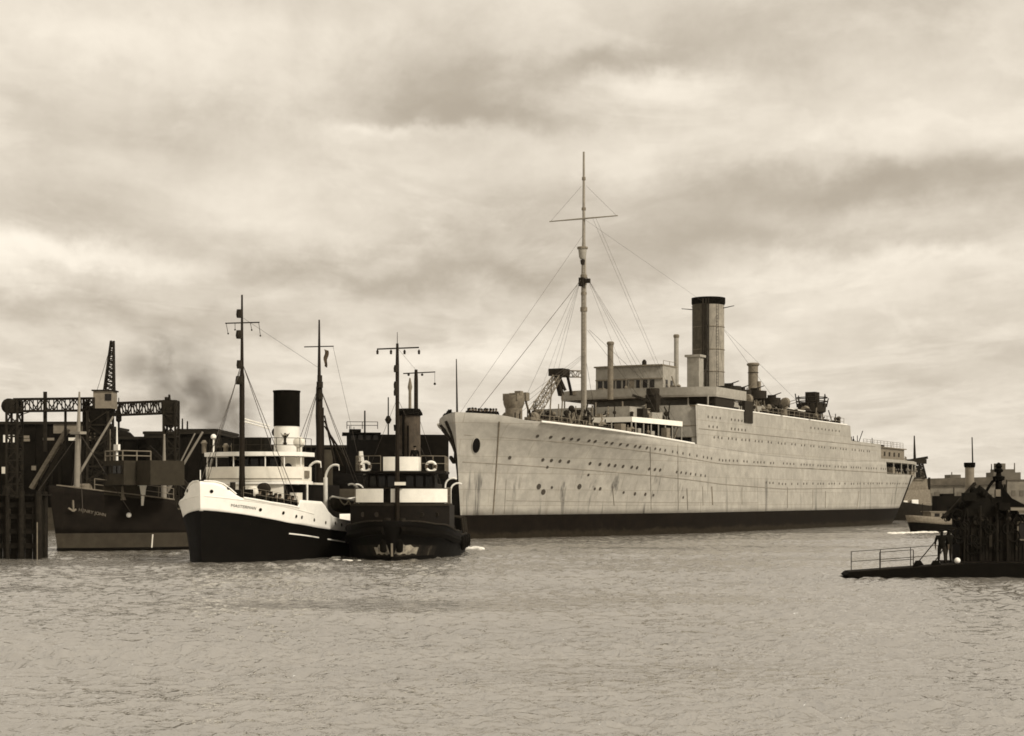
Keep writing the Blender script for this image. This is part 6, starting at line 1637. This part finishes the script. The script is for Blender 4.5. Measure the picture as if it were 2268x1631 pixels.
# ------------------------------------------------------------------ dark workboat and its pontoon at the right edge
def workboat():
    Yw = 87.0
    o = thing('workboat', 'dark workboat with boarded house, chimney and sheerlegs at the right edge', 'boat', (bx(2130, Yw), Yw + 1.5, 0))
    x = lambda u, Y=Yw: bx(u, Y) - bx(2130, Yw); z = lambda v, Y=Yw: bz(v, Y)
    MB().yprism([(x(2095), .62), (17, 1.1), (17, -.8), (x(2100), -.6)], -1.4, 1.2).build('hull', M_SOOT, o)
    MB().box(x(2112), 17, -1.5, 1.3, .55, .78).build('rubbing_band', M_TIMBER, o)
    # boarded side, each upright board a piece
    hz0, hz1 = .8, z(1140)
    MB().box(x(2132), 17, -.9, .6, hz0, hz1).build('house', M_HOLE, o)
    bd = MB().box(-.085, .085, -.03, .03, 0, hz1 - hz0).mesh('side_board'); bd.materials.append(M_TIMBER)
    rw = random.Random(8)
    for k in range(46):
        xx = x(2134) + k * .195
        if 2172 < (xx + bx(2130, Yw)) * F / Yw + CU < 2182: continue
        inst('side_board', bd, o, (xx, -.96 + rw.uniform(-.03, .03), hz0), (0, rw.uniform(-.01, .01), 0), (rw.uniform(.8, 1.05), 1, rw.uniform(.82, 1.02)))
    for u, zt, r in ((2140, 1135, .05), (2147, 1128, .045), (2176, 1120, .07), (2213, 1118, .07), (2236, 1125, .07)):
        MB().tube((x(u), -1.1, .7), (x(u), -1.1, z(zt)), r, n=7).build('stanchion', M_TIMBER, o)
    # raking sheerlegs with chain and a patched tarpaulin over the boiler
    apex = (x(2180), .2, z(1070))
    for (u, v, y, r) in ((2098, 1146, -.9, .07), (2112, 1150, .9, .07), (2128, 1140, -.6, .05)):
        MB().beam((x(u), y, z(v)), apex, r * 2).build('sheerleg', M_STEEL, o)
    mb = MB()
    a, b = Vector((x(2098), -.9, z(1146))), Vector((x(2112), .9, z(1150)))
    for k in range(1, 8):
        f = k / 8; mb.beam(a.lerp(Vector(apex), f), b.lerp(Vector(apex), f), .05)
    for k in range(9):
        f = k / 9; q = a.lerp(Vector(apex), f); mb.ring((q.x + .12, q.y + .1, q.z - .12), .09, .03, 'y', 8, 5)
    mb.build('sheerleg_rung', M_STEEL, o)
    rt_ = random.Random(3); vs = []; n, m = 12, 6
    for i in range(n + 1):
        f = i / n; uu = 2120 + (2246 - 2120) * f
        ht = 1140 - 68 * max(0, 1 - abs(uu - 2182) / (62 if uu < 2182 else 66)) ** .85
        for j in range(m + 1):
            g = j / m; yy = -1.0 + 1.7 * g; k = math.sin(math.pi * min(g * 1.25, 1)) ** .5 if 0 < g < .8 else (0 if g == 0 else .5 * (1 - g) / .2)
            vs.append((x(uu) + rt_.uniform(-.03, .03), yy, hz1 - .1 + (z(ht) - hz1 + .1) * k + rt_.uniform(-.04, .04)))
    mb = MB(); mb.add(vs, [(i * (m + 1) + j, (i + 1) * (m + 1) + j, (i + 1) * (m + 1) + j + 1, i * (m + 1) + j + 1) for i in range(n) for j in range(m)])
    mb.build('tarpaulin', M_TARP, o, angle=25)
    ch = MB().lathe((x(2172), .6, 0), [(.24, 2.5), (.24, z(1030))], 16).build('chimney', M_CAB, o)
    MB().lathe((x(2172), .6, 0), [(.27, z(1034)), (.30, z(1030)), (.30, z(1023)), (.22, z(1023))], 16).build('chimney_cap', M_SOOT, ch)
    MB().tube((x(2186), .9, 2.5), (x(2181), .9, z(965)), .07, .03, n=7).build('mast', M_STEEL, o)
    # dark post with ball top and a swept stay on the right
    MB().lathe((x(2233), .2, 0), [(.2, 2.5), (.17, z(1065)), (.30, z(1062)), (.32, z(1055)), (.15, z(1053)), (.12, z(1046)), (.22, z(1044)), (.25, z(1040)), (.13, z(1036)), (.19, z(1032)), (.12, z(1026)), (.03, z(1023))], 14).build('capstan_post', M_SOOT, o)
    MB().yprism([(x(2238), z(1068)), (x(2246), z(1085)), (x(2262), z(1104)), (x(2290), z(1118)), (x(2290), z(1124)), (x(2230), z(1124)), (x(2230), z(1068))], .1, .4).build('davit_cheek', M_SOOT, o)
    MB().path([(x(2231), .2, z(1062)), (x(2220), .2, z(1065)), (x(2212), .2, z(1076)), (x(2204), .2, z(1090))], .08).build('davit_arm', M_SOOT, o)
    MB().box(x(2222), x(2224) + .2, -.2, .1, z(1100), z(1084)).build('white_lamp', M_CAB, o)
    MB().box(x(2236), 17, -1.3, 1.0, z(1131), z(1126)).build('awning_edge', M_CAB, o)
    fr = MB().box(x(2259), x(2259) + .06, -1.06, -.98, z(1198), z(1155)).box(x(2259), x(2276), -1.06, -.98, z(1158), z(1155)).box(x(2259), x(2276), -1.06, -.98, z(1198), z(1195)).build('window_frame', M_GREY, o)
    MB().box(x(2260) + .05, x(2276), -1.03, -.99, z(1195), z(1158)).build('window_pane', M_GLASS, o)
    for (u, v, s_) in ((2180, 1153, .14), (2192, 1153, .10), (2240, 1150, .22), (2128, 1150, .16), (2160, 1160, .08), (2117, 1173, .09)):
        MB().ball((0, 0, 0), s_ * .55, 8).build('pale_fitting', M_DKGREY, o).location = (x(u), -1.12, z(v))
    rw = random.Random(12)
    mb = MB()
    for _ in range(70):
        u = rw.uniform(2112, 2268); top_ = 1138 - 60 * max(0, 1 - abs(u - 2182) / 64) + rw.uniform(-3, 14)
        y = rw.uniform(-1.15, .5); k = rw.random(); s_ = rw.uniform(.10, .32)
        if k < .35: mb.beam((x(u), y, z(top_)), (x(u + rw.uniform(-14, 14)), y + rw.uniform(-.3, .3), z(top_ + rw.uniform(12, 40))), rw.uniform(.05, .12))
        elif k < .6: mb.ring((x(u), -1.12, z(rw.uniform(1140, 1225))), s_, .05, 'y', 10, 5)
        elif k < .8: mb.box(x(u) - s_, x(u) + s_, y - s_, y + s_ * .6, z(top_ + 4), z(top_ + 4) + s_ * 1.3)
        else: mb.ball((x(u), y, z(top_ + 3)), s_ * .8, 7)
    g = mb.build('hanging_gear', M_TARP, o, smooth=False); g['kind'] = 'stuff'
    mb = MB()
    for _ in range(11):
        u = rw.uniform(2116, 2268); v = rw.uniform(1142, 1215); h = rw.uniform(.15, .8)
        mb.box(x(u), x(u) + rw.uniform(.03, .12), -1.13, -1.05, z(v) - h, z(v))
    g = mb.build('weathered_batten', M_DKGREY, o, smooth=False); g['kind'] = 'stuff'
    return o
workboat()
def pontoon():
    Yw = 86.6
    X0 = bx(1868, Yw)
    o = thing('landing_pontoon', 'long low black pontoon running out from the dark workboat', 'pontoon', (X0, Yw, 0))
    x = lambda u, Y=Yw: bx(u, Y) - X0
    L_ = 13.0
    dz = lambda xx: .27 + .072 * min(xx, 6.2)
    MB().yprism([(0, .14), (.15, dz(.15)), (6.2, dz(6.2)), (L_, dz(6.2)), (L_, -.6), (.9, -.45)], -.75, .75).build('hull', M_SOOT, o)
    MB().yprism([(-.25, .06), (1.0, .12), (1.0, -.02), (-.25, 0)], -.5, .5).build('fender_lip', M_SOOT, o)
    pl = MB().box(-.10, .10, -.76, .76, -.02, .03).mesh('deck_plank'); pl.materials.append(M_TIMBER)
    for k in range(27): inst('deck_plank', pl, o, (.30 + k * .215, 0, dz(.30 + k * .215) + .012), (0, -math.atan(.072), 0))
    # two railings, posts and rails each their own piece
    def rail(y, xs, h):
        for xx in xs: MB().tube((0, 0, 0), (0, 0, h), .024, n=7).build('rail_post', M_STEEL, o).location = (xx, y, dz(xx))
        for hh in (h, h * .48):
            MB().tube((xs[0], y, dz(xs[0]) + hh), (xs[-1], y, dz(xs[-1]) + hh), .018, n=6).build('rail', M_STEEL, o)
    f = lambda zx: x((3300 + zx * .46) / 1.806)
    rail(.65, [f(250), f(505), f(770), f(1010)], 1.0)
    rail(-.65, [f(452), f(742)], .92)
    MB().tube((f(775), -.6, dz(5) + .1), (f(985), .2, dz(6) + 1.28), .03, n=7).build('stay_bar', M_STEEL, o)
    MB().tube((f(925), -.6, dz(6) + .1), (f(1030), .1, dz(6) + .72), .03, n=7).build('stay_bar', M_STEEL, o)
    for zx in (785, 935): MB().yprism([(f(zx) - .28, dz(5.5) - .12), (f(zx) + .28, dz(5.5) + .0), (f(zx) + .12, dz(5.5) + .22), (f(zx) - .08, dz(5.5) + .22)], -.68, -.4).build('mooring_cleat', M_SOOT, o)
    b = MB().ball((0, 0, 0), .16, 12).build('white_buoy', M_WHITE); b.location = (bx((3600 + 735 * .3066) / 1.806, 86.4), 86.2, dz(6.2) + .16)
    tag(b, 'small white ball float lying on the pontoon by the two men', 'buoy')
    return o
pontoon()
zp = .27 + .072 * 6.2
person('man in a dark coat and cap standing with legs apart on the pontoon', (bx(2086, 86.5), 86.5, zp - .02), R(70), 'stride', 'men on the black pontoon', detail=True)
person('second man in dark clothes close beside the workboat, hands in pockets', (bx(2102, 86.8), 86.85, zp), R(110), 'pocket', 'men on the black pontoon', detail=True)

# ------------------------------------------------------------------ river haze
def haze():
    o = MB().box(-420, 460, -60, 1000, -3.2, 70).build('haze', None, smooth=False)
    m = bpy.data.materials.new('haze_volume'); m.use_nodes = True; t = NT(m.node_tree); t.n.clear()
    out = t.node('ShaderNodeOutputMaterial'); vo = t.node('ShaderNodeVolumePrincipled')
    vo.inputs['Color'].default_value = (1.0, .93, .80, 1); vo.inputs['Density'].default_value = HAZE; vo.inputs['Anisotropy'].default_value = .2
    t.l.new(vo.outputs[0], out.inputs['Volume']); o.data.materials.append(m)
    tag(o, 'thin smoky haze lying over the whole river', kind='stuff')
HAZE = 0.000035
haze()
